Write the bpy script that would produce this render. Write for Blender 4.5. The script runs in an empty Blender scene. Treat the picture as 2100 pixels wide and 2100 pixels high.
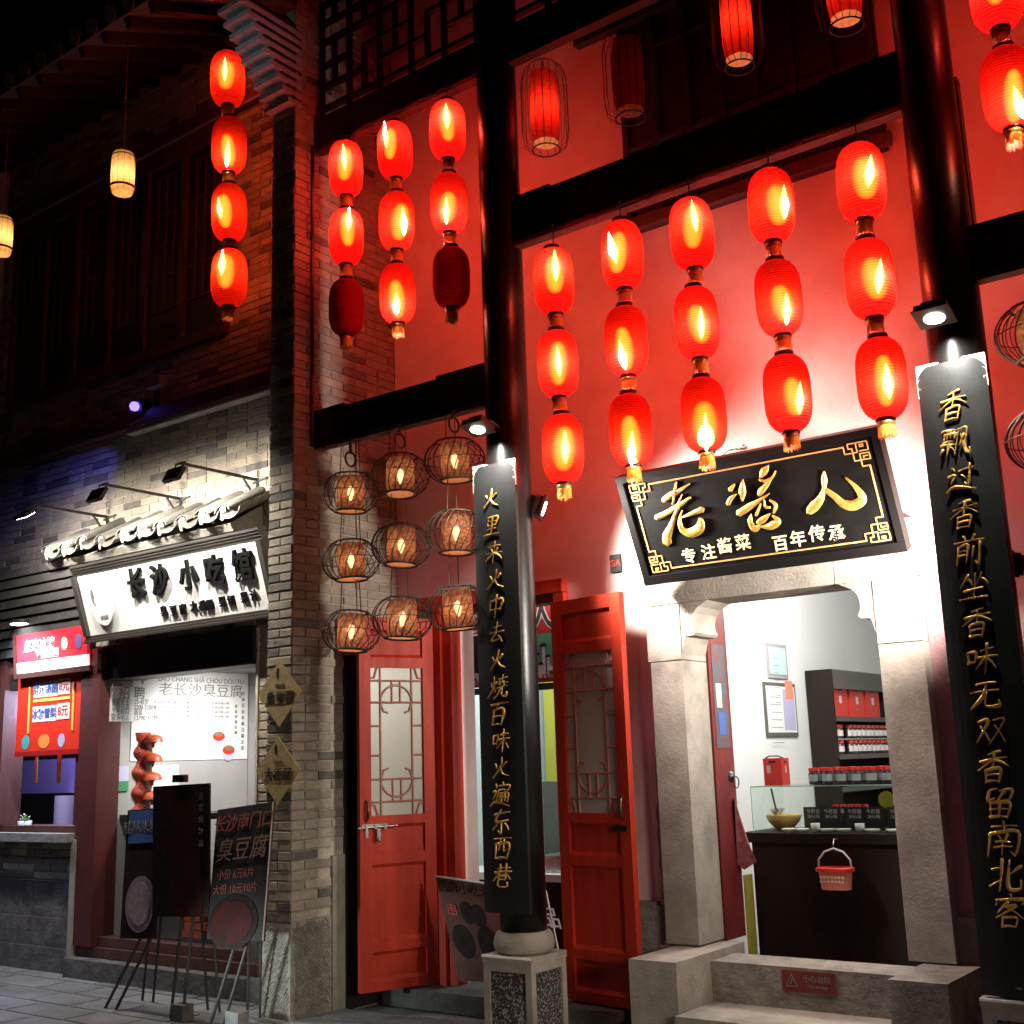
import bpy, math, random
from mathutils import Vector, Matrix
R = math.radians
rnd = random.Random(7)
S = bpy.context.scene
COL = S.collection

# ------------------------------------------------------------------ camera
CAM = Vector((0, 0, 1.55))
FPX = 2436.4
def basis(yaw, pitch, roll):
    f = Vector((math.sin(yaw)*math.cos(pitch), math.cos(yaw)*math.cos(pitch), math.sin(pitch)))
    r = Vector((math.cos(yaw), -math.sin(yaw), 0)); u = r.cross(f)
    return r*math.cos(roll)+u*math.sin(roll), u*math.cos(roll)-r*math.sin(roll), f
CR, CU, CF = basis(R(-36.769), R(11.917), R(-1.892))
cam = bpy.data.cameras.new('camera'); camo = bpy.data.objects.new('camera', cam); COL.objects.link(camo)
cam.sensor_width = 36; cam.lens = FPX/2100*36; cam.clip_start = .05; cam.clip_end = 400
camo.matrix_world = Matrix.Translation(CAM) @ Matrix((CR, CU, -CF)).transposed().to_4x4()
S.camera = camo
def at(x, y, X=None, Y=None, Z=None):
    """the point of a wall (X or Y fixed) or floor (Z fixed) that the photograph shows at pixel x, y"""
    d = CF*FPX+CR*(x-1050)+CU*(1050-y)
    t = (X/d.x) if X is not None else (Y/d.y) if Y is not None else ((Z-CAM.z)/d.z)
    return CAM+d*t
def rectY(x0, y0, x1, y1, Y):      # x0,x1,z0,z1 of an upright rectangle on the plane Y seen between two pixel corners
    a = at(x0, y0, Y=Y); b = at(x1, y1, Y=Y); return a.x, b.x, b.z, a.z

# ------------------------------------------------------------------ sky and exposure
W = bpy.data.worlds.new('World'); S.world = W; W.use_nodes = True
nt = W.node_tree; bg = nt.nodes['Background']
sky = nt.nodes.new('ShaderNodeTexSky'); sky.sky_type = 'NISHITA'; sky.sun_disc = False
sky.sun_elevation = R(-7); sky.sun_rotation = R(200)
nt.links.new(sky.outputs[0], bg.inputs[0]); bg.inputs[1].default_value = .12
S.view_settings.view_transform = 'Standard'; S.view_settings.look = 'None'
S.view_settings.exposure = 0; S.view_settings.gamma = 1; S.view_settings.use_curve_mapping = False
S.render.engine = 'CYCLES'
cy = S.cycles; cy.use_denoising = True; cy.max_bounces = 7; cy.diffuse_bounces = 3; cy.glossy_bounces = 3
cy.transmission_bounces = 5; cy.transparent_max_bounces = 14; cy.sample_clamp_indirect = 3.0; cy.sample_clamp_direct = 0
cy.caustics_reflective = False; cy.caustics_refractive = False; cy.use_light_tree = True

def lamp(name, loc, power, color, radius=.03, kind='POINT', to=None, cone=60, blend=.5):
    l = bpy.data.lights.new(name, kind); l.energy = power; l.color = color
    if kind == 'AREA': l.size = radius
    else: l.shadow_soft_size = radius
    if kind == 'SPOT': l.spot_size = R(cone); l.spot_blend = blend
    o = bpy.data.objects.new(name, l); COL.objects.link(o); o.location = loc
    if to is not None:
        o.rotation_euler = (Vector(to)-Vector(loc)).to_track_quat('-Z', 'Y').to_euler()
    return o
# unseen fill lamps added for the lit street, onto the pavement and pier
lamp('street_fill_light', (-3.4, -1.0, 2.6), 42, (1, .92, .84), .4, 'SPOT', (-4.6, 5.6, -.6), 62, 1)
lamp('street_fill_light', (2.4, 2.2, 2.0), 900, (1, .88, .72), .55, 'SPOT', (-5.4, 6.0, .1), 30, 1)  # added in place of floodlight bounce on the pier's side wall
lamp('street_fill_light', (-9.6, 2.0, 4.8), 380, (.48, .62, 1), .4, 'SPOT', (-9.4, 4.3, -.6), 60, 1)
lamp('gable_fill_light', (-4.6, 1.6, 5.2), 100, (.92, .95, 1), .15, 'SPOT', (-6.1, 5.1, 6.72), 9, .6)  # unseen spot added to whiten the red-lit limewashed courses
lamp('pavement_uplight', (-6.3, 4.2, .35), 75, (.82, 1, .98), .05, 'SPOT', (-6.14, 5.5, .40), 62, 1)

# ------------------------------------------------------------------ materials
def mat(name, c, rough=.6, metal=0, c2=None, scale=8, bump=0, bscale=None, spec=.5, rand=0, emit=None, estr=0, detail=6, stretch=None, lo=.35, hi=.65, coat=0):
    m = bpy.data.materials.new(name); m.use_nodes = True; t = m.node_tree; b = t.nodes['Principled BSDF']
    def col(v): return (v[0], v[1], v[2], 1)
    b.inputs['Base Color'].default_value = col(c); b.inputs['Roughness'].default_value = rough
    b.inputs['Metallic'].default_value = metal; b.inputs['Specular IOR Level'].default_value = spec
    b.inputs['Coat Weight'].default_value = coat
    geo = t.nodes.new('ShaderNodeNewGeometry'); vec = geo.outputs['Position']
    if stretch:
        mp = t.nodes.new('ShaderNodeMapping'); mp.inputs['Scale'].default_value = stretch
        t.links.new(vec, mp.inputs[0]); vec = mp.outputs[0]
    out = None
    if c2 is not None:
        n = t.nodes.new('ShaderNodeTexNoise'); n.inputs['Scale'].default_value = scale; n.inputs['Detail'].default_value = detail; n.inputs['Roughness'].default_value = .62
        t.links.new(vec, n.inputs['Vector'])
        r = t.nodes.new('ShaderNodeValToRGB'); r.color_ramp.elements[0].position = lo; r.color_ramp.elements[1].position = hi
        r.color_ramp.elements[0].color = col(c); r.color_ramp.elements[1].color = col(c2)
        t.links.new(n.outputs[0], r.inputs[0]); out = r.outputs[0]
        mr = t.nodes.new('ShaderNodeMapRange'); mr.inputs[3].default_value = rough-.12; mr.inputs[4].default_value = min(1, rough+.12)
        t.links.new(n.outputs[0], mr.inputs[0]); t.links.new(mr.outputs[0], b.inputs['Roughness'])
    if rand:
        oi = t.nodes.new('ShaderNodeObjectInfo'); h = t.nodes.new('ShaderNodeHueSaturation')
        mr = t.nodes.new('ShaderNodeMapRange'); mr.inputs[3].default_value = 1-rand; mr.inputs[4].default_value = 1+rand
        t.links.new(oi.outputs['Random'], mr.inputs[0]); t.links.new(mr.outputs[0], h.inputs['Value'])
        if out: t.links.new(out, h.inputs['Color'])
        else: h.inputs['Color'].default_value = col(c)
        out = h.outputs[0]
    if out: t.links.new(out, b.inputs['Base Color'])
    if bump:
        n = t.nodes.new('ShaderNodeTexNoise'); n.inputs['Scale'].default_value = bscale or scale*4; n.inputs['Detail'].default_value = 8; n.inputs['Roughness'].default_value = .65
        t.links.new(vec, n.inputs['Vector'])
        bp = t.nodes.new('ShaderNodeBump'); bp.inputs['Strength'].default_value = min(1, bump); bp.inputs['Distance'].default_value = .012*max(1, bump)
        t.links.new(n.outputs[0], bp.inputs['Height']); t.links.new(bp.outputs[0], b.inputs['Normal'])
    if emit is not None:
        b.inputs['Emission Color'].default_value = col(emit); b.inputs['Emission Strength'].default_value = estr
    return m
def glow(name, c, s):
    m = bpy.data.materials.new(name); m.use_nodes = True; t = m.node_tree; t.nodes.clear()
    e = t.nodes.new('ShaderNodeEmission'); e.inputs[0].default_value = (*c, 1); e.inputs[1].default_value = s
    o = t.nodes.new('ShaderNodeOutputMaterial'); t.links.new(e.outputs[0], o.inputs[0])
    m.cycles.emission_sampling = 'NONE'
    return m
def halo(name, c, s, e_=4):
    """painted glow of a bulb spread by paper: emission fades by view angle, nothing at its rim"""
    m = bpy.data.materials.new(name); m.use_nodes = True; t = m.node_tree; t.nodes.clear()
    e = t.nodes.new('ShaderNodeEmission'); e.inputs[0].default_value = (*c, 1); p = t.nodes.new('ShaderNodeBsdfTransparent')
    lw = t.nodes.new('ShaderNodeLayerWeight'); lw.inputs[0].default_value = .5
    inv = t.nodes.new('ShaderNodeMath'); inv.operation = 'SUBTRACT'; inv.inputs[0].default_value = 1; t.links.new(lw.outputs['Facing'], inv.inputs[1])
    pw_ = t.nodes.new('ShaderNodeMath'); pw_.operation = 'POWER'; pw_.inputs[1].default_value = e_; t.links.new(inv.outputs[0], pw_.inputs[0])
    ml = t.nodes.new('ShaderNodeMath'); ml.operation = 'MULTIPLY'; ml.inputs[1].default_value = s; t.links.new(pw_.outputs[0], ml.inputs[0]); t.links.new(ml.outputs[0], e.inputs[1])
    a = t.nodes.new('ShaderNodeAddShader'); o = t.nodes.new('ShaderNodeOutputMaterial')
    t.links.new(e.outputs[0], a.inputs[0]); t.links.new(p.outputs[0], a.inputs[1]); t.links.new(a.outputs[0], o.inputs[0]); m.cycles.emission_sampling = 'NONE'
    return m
def shade(name, tr, trans, ftrans, surf=None, mottle=None, mscale=45):
    """lamp shade of thin paper or cloth: light passes through it, scattered and a little of it straight"""
    m = bpy.data.materials.new(name); m.use_nodes = True; t = m.node_tree; t.nodes.clear()
    o = t.nodes.new('ShaderNodeOutputMaterial')
    a = t.nodes.new('ShaderNodeBsdfTranslucent'); a.inputs[0].default_value = (*tr, 1)
    d = t.nodes.new('ShaderNodeBsdfDiffuse'); d.inputs[0].default_value = (*[min(1, v*.9) for v in tr], 1)
    p = t.nodes.new('ShaderNodeBsdfTransparent'); p.inputs[0].default_value = (*trans, 1)
    m1 = t.nodes.new('ShaderNodeMixShader'); m1.inputs[0].default_value = .42
    m2 = t.nodes.new('ShaderNodeMixShader'); m2.inputs[0].default_value = ftrans
    t.links.new(a.outputs[0], m1.inputs[1]); t.links.new(d.outputs[0], m1.inputs[2])
    t.links.new(m1.outputs[0], m2.inputs[1]); t.links.new(p.outputs[0], m2.inputs[2])
    t.links.new(m2.outputs[0], o.inputs[0])
    tc = t.nodes.new('ShaderNodeTexCoord')
    n = t.nodes.new('ShaderNodeTexNoise'); n.inputs['Scale'].default_value = mscale; n.inputs['Detail'].default_value = 5
    t.links.new(tc.outputs['Object'], n.inputs['Vector'])
    r = t.nodes.new('ShaderNodeValToRGB'); e = r.color_ramp.elements
    if mottle:
        e[0].position = .46; e[1].position = .54; e[0].color = (*mottle, 1); e[1].color = (*tr, 1)
    else:
        e[0].position = .3; e[1].position = .7; e[0].color = (*[v*.62 for v in tr], 1); e[1].color = (*tr, 1)
    t.links.new(n.outputs[0], r.inputs[0]); t.links.new(r.outputs[0], a.inputs[0])
    if surf: d.inputs[0].default_value = (*surf, 1)
    else: t.links.new(r.outputs[0], d.inputs[0])
    return m
def glass(name, c=(1, 1, 1), f=.1, rough=.03):
    m = bpy.data.materials.new(name); m.use_nodes = True; t = m.node_tree; t.nodes.clear()
    o = t.nodes.new('ShaderNodeOutputMaterial'); g = t.nodes.new('ShaderNodeBsdfGlossy'); g.inputs['Roughness'].default_value = rough
    p = t.nodes.new('ShaderNodeBsdfTransparent'); p.inputs[0].default_value = (*c, 1)
    x = t.nodes.new('ShaderNodeMixShader'); fr = t.nodes.new('ShaderNodeLayerWeight'); fr.inputs[0].default_value = f
    pw_ = t.nodes.new('ShaderNodeMath'); pw_.operation = 'POWER'; pw_.inputs[1].default_value = 5; t.links.new(fr.outputs['Facing'], pw_.inputs[0])
    ma = t.nodes.new('ShaderNodeMath'); ma.operation = 'MULTIPLY_ADD'; ma.inputs[1].default_value = .75; ma.inputs[2].default_value = .035; fr.inputs[0].default_value = .5
    t.links.new(pw_.outputs[0], ma.inputs[0]); t.links.new(ma.outputs[0], x.inputs[0]); t.links.new(p.outputs[0], x.inputs[1]); t.links.new(g.outputs[0], x.inputs[2]); t.links.new(x.outputs[0], o.inputs[0])
    return m

K = dict(
 plaster=mat('plaster', (.64, .43, .41), .85, c2=(.75, .56, .53), scale=2.6, lo=.3, hi=.6, bump=.35, bscale=60, spec=.2),
 brick_l=mat('brick_light', (.40, .34, .265), .9, c2=(.30, .26, .205), scale=14, bump=.8, bscale=45, rand=.13, spec=.2),
 brick_m=mat('brick_mid', (.25, .22, .185), .9, c2=(.33, .285, .23), scale=17, bump=.8, bscale=45, rand=.16, spec=.2),
 brick_d=mat('brick_dark', (.12, .11, .10), .9, c2=(.18, .16, .14), scale=15, bump=.8, bscale=45, rand=.3, spec=.2),
 mortar=mat('mortar', (.50, .44, .35), .95, c2=(.36, .32, .26), scale=20, bump=.8, bscale=70, spec=.1),
 stone=mat('stone', (.33, .29, .245), .85, c2=(.17, .15, .13), scale=4, lo=.38, hi=.72, bump=.42, bscale=60, spec=.2),
 stone2=mat('stone_rough', (.27, .235, .20), .9, c2=(.16, .14, .125), scale=9, bump=2.2, bscale=22, spec=.2),
 stone_d=mat('stone_dark', (.13, .12, .115), .85, c2=(.065, .06, .06), scale=7, bump=1.6, bscale=30, spec=.3),
 tooled=mat('tooled_stone', (.36, .325, .28), .85, c2=(.25, .22, .19), scale=12, bump=1.0, bscale=90, spec=.25),
 slab=mat('paving_stone', (.17, .175, .185), .75, c2=(.10, .103, .11), scale=3, bump=1.2, bscale=24, rand=.2),
 speckle=mat('speckled_granite', (.02, .02, .022), .55, c2=(.34, .32, .29), scale=75, detail=2, lo=.53, hi=.60, bump=1.5, bscale=80),
 black=mat('black_lacquer', (.006, .005, .005), .33, spec=.4, bump=.08, bscale=14),
 coupletboard=mat('couplet_lacquer', (.012, .0125, .0125), .42, c2=(.016, .016, .016), scale=5, spec=.3, bump=.1, bscale=30), patch=mat('bare_render', (.36, .20, .21), .9, c2=(.30, .17, .18), scale=9, bump=.8, bscale=40),
 blackmat=mat('black_timber', (.012, .010, .010), .5, c2=(.02, .016, .015), scale=6, stretch=(1, 1, 6), bump=.3, bscale=20),
 blackboard=mat('black_board', (.004, .0035, .0035), .5, c2=(.006, .0055, .005), spec=.12, scale=5, bump=.15, bscale=40),
 gold=mat('gold_leaf', (.86, .50, .12), .30, metal=.75, c2=(.9, .55, .13), scale=30, bump=.5, bscale=60),
 goldline=mat('gold_paint', (.72, .40, .12), .4, metal=.4, c2=(.8, .5, .18), scale=30),
 red=mat('red_paint', (.43, .034, .012), .5, c2=(.31, .020, .009), spec=.25, scale=7, bump=.35, bscale=30, stretch=(1.6, 1.6, .16)),
 postred=mat('post_paint', (.085, .012, .012), .55, c2=(.055, .009, .009), scale=6, bump=.3, bscale=25),
 darkred=mat('dark_red_paint', (.16, .018, .016), .5, c2=(.11, .012, .012), scale=6, bump=.3, bscale=25),
 wood=mat('brown_timber', (.085, .028, .022), .55, c2=(.05, .016, .014), scale=5, stretch=(3, 3, .5), bump=.3, bscale=20),
 lattice=mat('door_lattice', (.36, .15, .10), .55, c2=(.30, .12, .08), scale=12),
 metal=mat('black_iron', (.02, .019, .018), .5, metal=.5, bump=.2, bscale=60),
 steel=mat('steel', (.62, .60, .57), .28, metal=1, c2=(.5, .48, .46), scale=20),
 darksteel=mat('dark_fitting', (.06, .055, .05), .4, metal=.8),
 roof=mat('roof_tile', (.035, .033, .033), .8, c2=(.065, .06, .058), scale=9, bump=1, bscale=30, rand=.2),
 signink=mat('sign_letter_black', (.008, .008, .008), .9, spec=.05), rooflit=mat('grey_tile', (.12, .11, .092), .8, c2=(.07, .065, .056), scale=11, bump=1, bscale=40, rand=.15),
 limegrey=mat('limewash_grey', (.34, .40, .42), .8, c2=(.24, .28, .30), scale=20), bedmortar=mat('canopy_mortar', (.26, .24, .21), .9, c2=(.18, .165, .145), scale=20, bump=.8),
 palegold=mat('pale_gold', (.86, .72, .42), .4, metal=.2),
 lime=mat('lime_mortar', (.52, .49, .42), .8, c2=(.40, .37, .32), scale=25, bump=.6),
 white=mat('white_paint', (.80, .79, .76), .5), signface=mat('sign_face', (.82, .81, .79), .5, c2=(.78, .77, .75), scale=3),
 boardred=mat('brown_red_print', (.13, .028, .018), .6, c2=(.08, .018, .012), scale=9), paper=mat('white_paper', (.66, .62, .62), .7), cream=mat('cream_plate', (.62, .55, .42), .5, c2=(.55, .48, .36), scale=12),
 kraft=mat('kraft_paper', (.50, .37, .16), .8, c2=(.36, .25, .10), scale=16, bump=.3),
 ink=mat('black_ink', (.012, .012, .012), .6), greyink=mat('grey_ink', (.17, .16, .16), .6), redink=mat('red_ink', (.35, .03, .03), .5),
 signred=mat('sign_red', (.34, .012, .014), .45, c2=(.28, .01, .012), scale=5), brightred=mat('bright_red_print', (.62, .03, .015), .45),
 orange=mat('orange_print', (.80, .24, .05), .5), yellow=mat('yellow_print', (.75, .52, .10), .5), green=mat('green_print', (.05, .22, .11), .5),
 teal=mat('teal_print', (.06, .35, .38), .5), blue=mat('blue_print', (.05, .10, .30), .5), lilac=mat('lilac_print', (.45, .42, .62), .5),
 dimred=mat('dim_red_print', (.05, .006, .006), .6, c2=(.018, .004, .005), spec=.2, scale=7), brownprint=mat('brown_print', (.028, .012, .010), .6, c2=(.010, .006, .006), spec=.2, scale=20),
 room=mat('room_wall', (.76, .77, .75), .8, c2=(.72, .73, .72), scale=2), roomgrey=mat('grey_room_wall', (.34, .31, .31), .8, c2=(.28, .26, .26), scale=2),
 roomblue=mat('blue_room_wall', (.42, .55, .56), .8), floor=mat('dark_floor', (.05, .045, .04), .5),
 counter=mat('counter_wood', (.012, .008, .006), .7, c2=(.018, .012, .009), spec=.12, scale=4, stretch=(1, 1, .3)),
 shelfwood=mat('shelf_grey', (.09, .085, .072), .6), glass=glass('clear_glass', (.96, 1, .98), .12), frosted=mat('frosted_glass', (.36, .36, .30), .35, c2=(.36, .345, .28), scale=3),
 glassedge=mat('glass_edge', (.35, .62, .55), .2), tassel=mat('tassel_gold', (.75, .55, .06), .7, c2=(.6, .4, .04), scale=60, bump=.5),
 ringblack=mat('lantern_ring', (.03, .012, .008), .35, metal=.4), ringgold=mat('lantern_collar', (.45, .22, .06), .35, metal=.6, c2=(.7, .45, .18), scale=60),
 wire=mat('cage_wire', (.045, .030, .020), .6), rope=mat('rope', (.10, .065, .04), .9), jarlid=mat('jar_lid', (.65, .04, .03), .35),
 jardark=mat('sauce_jar', (.05, .03, .03), .15, spec=.6), bowl=mat('yellow_bowl', (.40, .26, .05), .4), ceramic=mat('white_ceramic', (.78, .77, .74), .25),
 pinkplastic=mat('pink_plastic', (.85, .26, .17), .35), redplastic=mat('red_plastic', (.70, .05, .03), .3), leaf=mat('green_leaf', (.10, .25, .06), .5),
 mush=mat('red_sculpture', (.26, .018, .008), .45, c2=(.32, .03, .012), scale=25, bump=1, bscale=50), mushcap=mat('orange_cap', (.42, .065, .018), .45, c2=(.34, .045, .014), scale=30),
 coat=mat('lamp_housing', (.035, .033, .032), .35, metal=.6), slat=mat('iron_bracket', (.03, .026, .022), .6),
 pot=mat('plastic_pot', (.5, .55, .6), .4), brasspull=mat('pull_handle', (.16, .09, .05), .3, metal=.9), concrete=mat('sill_stone', (.26, .25, .25), .8, c2=(.17, .165, .165), scale=8, bump=1.2, bscale=30),
 curtain=mat('yellow_curtain', (.45, .42, .05), .8), purple=mat('purple_print', (.2, .16, .45), .5), skin=mat('bag_red', (.62, .025, .015), .4),
 lamp_white=glow('lamp_white', (1, .97, .92), 30), bulb=halo('bulb', (1, .80, .45), 95, 2.3), bulb_s=glow('small_bulb', (1, .80, .50), 22),
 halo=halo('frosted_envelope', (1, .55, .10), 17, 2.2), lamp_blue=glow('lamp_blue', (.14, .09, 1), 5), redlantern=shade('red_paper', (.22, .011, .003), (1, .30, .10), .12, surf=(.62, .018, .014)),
 redsilk=shade('red_silk', (.70, .02, .01), (.9, .03, .03), .1), silkend=shade('lantern_base_paper', (.9, .42, .22), (1, .5, .3), .15),
 yellowshade=shade('yellow_paper', (.92, .62, .30), (1, .7, .4), .15), flowershade=shade('flower_paper', (.27, .125, .062), (.9, .62, .45), .10, mottle=(.16, .05, .03)),
)

# ------------------------------------------------------------------ mesh helpers
class MB:
    def __init__(s): s.v = []; s.f = []
    def add(s, vs, fs):
        n = len(s.v); s.v += [Vector(p) for p in vs]; s.f += [tuple(i+n for i in f) for f in fs]; return s
    def box(s, x0, x1, y0, y1, z0, z1, M=None):
        if x0 > x1: x0, x1 = x1, x0
        if y0 > y1: y0, y1 = y1, y0
        if z0 > z1: z0, z1 = z1, z0
        vs = [(x0,y0,z0),(x1,y0,z0),(x1,y1,z0),(x0,y1,z0),(x0,y0,z1),(x1,y0,z1),(x1,y1,z1),(x0,y1,z1)]
        if M: vs = [M @ Vector(p) for p in vs]
        return s.add(vs, [(0,3,2,1),(4,5,6,7),(0,1,5,4),(1,2,6,5),(2,3,7,6),(3,0,4,7)])
    def bar(s, a, b, w, h=None):
        """a square bar between two points"""
        a = Vector(a); b = Vector(b); h = h or w; d = (b-a).normalized()
        up = Vector((0, 0, 1)) if abs(d.z) < .9 else Vector((0, 1, 0))
        x = d.cross(up).normalized(); y = x.cross(d)
        vs = [p+x*i*w/2+y*j*h/2 for p in (a, b) for i, j in ((-1,-1),(1,-1),(1,1),(-1,1))]
        return s.add(vs, [(0,1,2,3),(7,6,5,4),(0,4,5,1),(1,5,6,2),(2,6,7,3),(3,7,4,0)])
    def tube(s, pts, r, n=8, closed=False, caps=True):
        pts = [Vector(p) for p in pts]; N = len(pts); rings = []
        prev = None
        for i, p in enumerate(pts):
            a = pts[(i-1) % N] if (closed or i) else p; b = pts[(i+1) % N] if (closed or i < N-1) else p
            d = (b-a).normalized()
            if prev is None:
                up = Vector((0, 0, 1)) if abs(d.z) < .9 else Vector((0, 1, 0)); x = d.cross(up).normalized()
            else: x = (prev-d*prev.dot(d)).normalized()
            prev = x; y = d.cross(x); rr = r[i] if isinstance(r, (list, tuple)) else r
            rings.append([p+(x*math.cos(2*math.pi*k/n)+y*math.sin(2*math.pi*k/n))*rr for k in range(n)])
        vs = [q for g in rings for q in g]; fs = []
        for i in range(N if closed else N-1):
            j = (i+1) % N
            for k in range(n): fs.append((i*n+k, i*n+(k+1) % n, j*n+(k+1) % n, j*n+k))
        if caps and not closed: fs += [tuple(range(n-1, -1, -1)), tuple((N-1)*n+k for k in range(n))]
        return s.add(vs, fs)
    def lathe(s, prof, n=24, c=(0, 0, 0), cap=False, sx=1, sy=1, a0=0, a1=2*math.pi):
        c = Vector(c); full = abs(a1-a0-2*math.pi) < 1e-6; m = n if full else n+1
        vs = [c+Vector((r*sx*math.cos(a0+(a1-a0)*k/n), r*sy*math.sin(a0+(a1-a0)*k/n), z)) for r, z in prof for k in range(m)]
        fs = []
        for i in range(len(prof)-1):
            for k in range(n):
                k2 = (k+1) % m; fs.append((i*m+k, i*m+k2, (i+1)*m+k2, (i+1)*m+k))
        if cap: fs += [tuple(range(m-1, -1, -1)), tuple((len(prof)-1)*m+k for k in range(m))]
        return s.add(vs, fs)
    def prism(s, poly, o, ux, uy, depth):
        """a flat outline (list of 2-D points) at origin o on axes ux, uy given thickness along ux x uy"""
        o = Vector(o); ux = Vector(ux); uy = Vector(uy); nn = ux.cross(uy).normalized(); n = len(poly)
        vs = [o+ux*a+uy*b for a, b in poly]+[o+ux*a+uy*b+nn*depth for a, b in poly]
        fs = [tuple(range(n-1, -1, -1)), tuple(range(n, 2*n))]+[(i, (i+1) % n, n+(i+1) % n, n+i) for i in range(n)]
        return s.add(vs, fs)
    def torus(s, c, r, t, n=24, k=6, axis='Z', sx=1, sy=1):
        c = Vector(c); pts = []
        for i in range(n):
            a = 2*math.pi*i/n; p = (r*sx*math.cos(a), r*sy*math.sin(a))
            pts.append(c+(Vector((p[0], p[1], 0)) if axis == 'Z' else Vector((p[0], 0, p[1])) if axis == 'Y' else Vector((0, p[0], p[1]))))
        return s.tube(pts, t, k, closed=True)
    def build(s, name, m, parent=None, smooth=False, kind=None, label=None, local=False):
        me = bpy.data.meshes.new(name); vs = s.v
        if parent is not None and not local:
            inv = (Matrix.Translation(parent.location) @ parent.rotation_euler.to_matrix().to_4x4()).inverted()
            if parent.parent is not None:
                q = parent.parent; inv = inv @ (Matrix.Translation(q.location) @ q.rotation_euler.to_matrix().to_4x4()).inverted()
            vs = [inv @ v for v in vs]
        me.from_pydata([tuple(v) for v in vs], [], s.f)
        me.materials.append(K[m] if isinstance(m, str) else m)
        if smooth: me.shade_smooth()
        me.update()
        o = bpy.data.objects.new(name, me); COL.objects.link(o)
        if parent is not None: o.parent = parent
        if kind: o['kind'] = kind
        if label: o['label'] = label
        return o
def thing(name, label, cat, loc=(0, 0, 0), rot=(0, 0, 0), group=None):
    o = bpy.data.objects.new(name, None); COL.objects.link(o); o.location = loc; o.rotation_euler = rot
    o.empty_display_size = .1; o['label'] = label; o['category'] = cat
    if group: o['group'] = group
    return o
def tag(o, label, cat, group=None):
    o['label'] = label; o['category'] = cat
    if group: o['group'] = group
    return o
def dup(root, loc, label=None, rotz=None):
    r = root.copy(); COL.objects.link(r); r.location = loc
    if rotz is not None: r.rotation_euler.z = rotz
    if label: r['label'] = label
    for ch in list(root.children):
        c = ch.copy(); COL.objects.link(c); c.parent = r
        for g in ch.children:
            d = g.copy(); COL.objects.link(d); d.parent = c
    return r
_txt = []
def text(s, o, ux, uy, size, m, parent, name='lettering', depth=.002, bold=0, align='CENTER', shear=0, wide=1):
    """flat or raised lettering: o centre of the line, ux along it, uy up"""
    cu = bpy.data.curves.new('t', 'FONT'); cu.body = s; cu.size = size; cu.extrude = depth/2; cu.offset = bold*size
    cu.align_x = align; cu.align_y = 'CENTER'; cu.shear = shear; cu.resolution_u = 3
    to = bpy.data.objects.new('t', cu); COL.objects.link(to)
    ux = Vector(ux).normalized(); uy = Vector(uy).normalized(); n = ux.cross(uy)
    M = Matrix.Translation(Vector(o)+n*depth/2) @ Matrix((ux, uy, n)).transposed().to_4x4() @ Matrix.Diagonal((wide, 1, 1, 1))
    _txt.append((to, M, m, parent, name))
def flush_text():
    bpy.context.view_layer.update(); dg = bpy.context.evaluated_depsgraph_get(); made = []
    for to, M, m, parent, name in _txt:
        me = bpy.data.meshes.new_from_object(to.evaluated_get(dg)); me.transform(M)
        if parent is not None:
            inv = (Matrix.Translation(parent.location) @ parent.rotation_euler.to_matrix().to_4x4()).inverted()
            if parent.parent is not None:
                q = parent.parent; inv = inv @ (Matrix.Translation(q.location) @ q.rotation_euler.to_matrix().to_4x4()).inverted()
            me.transform(inv)
        me.materials.clear(); me.materials.append(K[m])
        o = bpy.data.objects.new(name, me); COL.objects.link(o)
        if parent is not None: o.parent = parent
        made.append(to)
    for to in made:
        cu = to.data; bpy.data.objects.remove(to); bpy.data.curves.remove(cu)
    _txt.clear()
def smoothpath(pts, k=5):
    out = []; P = [pts[0]]+list(pts)+[pts[-1]]
    for i in range(1, len(P)-2):
        for j in range(k):
            t = j/k; q = []
            for a, b, c, d in zip(P[i-1], P[i], P[i+1], P[i+2]):
                q.append(.5*((2*b)+(-a+c)*t+(2*a-5*b+4*c-d)*t*t+(-a+3*b-3*c+d)*t**3))
            out.append(q)
    out.append(list(pts[-1])); return out
def brush(mb, pts, o, ux, uy, h):
    """one carved brush stroke: pts are (x, y, width) on axes ux, uy; ridge h proud of the board"""
    o = Vector(o); ux = Vector(ux); uy = Vector(uy); n = ux.cross(uy).normalized(); P = smoothpath(pts)
    sec = []
    for i, p in enumerate(P):
        a = P[max(0, i-1)]; b = P[min(len(P)-1, i+1)]; dx = b[0]-a[0]; dy = b[1]-a[1]; l = math.hypot(dx, dy) or 1
        nx, ny = -dy/l, dx/l; w = max(p[2], .001)/2
        c = o+ux*p[0]+uy*p[1]; s = (ux*nx+uy*ny)*w
        sec.append([c-s, c-s*.55+n*h*.75, c+n*h*.55, c+s*.55+n*h*.75, c+s])
    p = P[0]; vs = [q for g in sec for q in g]; fs = []
    for i in range(len(sec)-1):
        for k in range(4): fs.append((i*5+k, i*5+k+1, i*5+k+6, i*5+k+5))
    m = len(sec); a = sec[0]; b = sec[-1]
    # round ends
    d0 = (Vector(a[2])-Vector(sec[1][2])); d0 = d0.normalized() if d0.length else ux; d1 = (b[2]-sec[-2][2]); d1 = d1.normalized() if d1.length else ux
    vs += [(a[0]+a[4])/2+d0*P[0][2]*.4, (b[0]+b[4])/2+d1*P[-1][2]*.4]
    e0, e1 = len(vs)-2, len(vs)-1
    for k in range(4): fs += [(e0, k+1, k), (e1, (m-1)*5+k, (m-1)*5+k+1)]
    mb.add(vs, fs)
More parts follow.
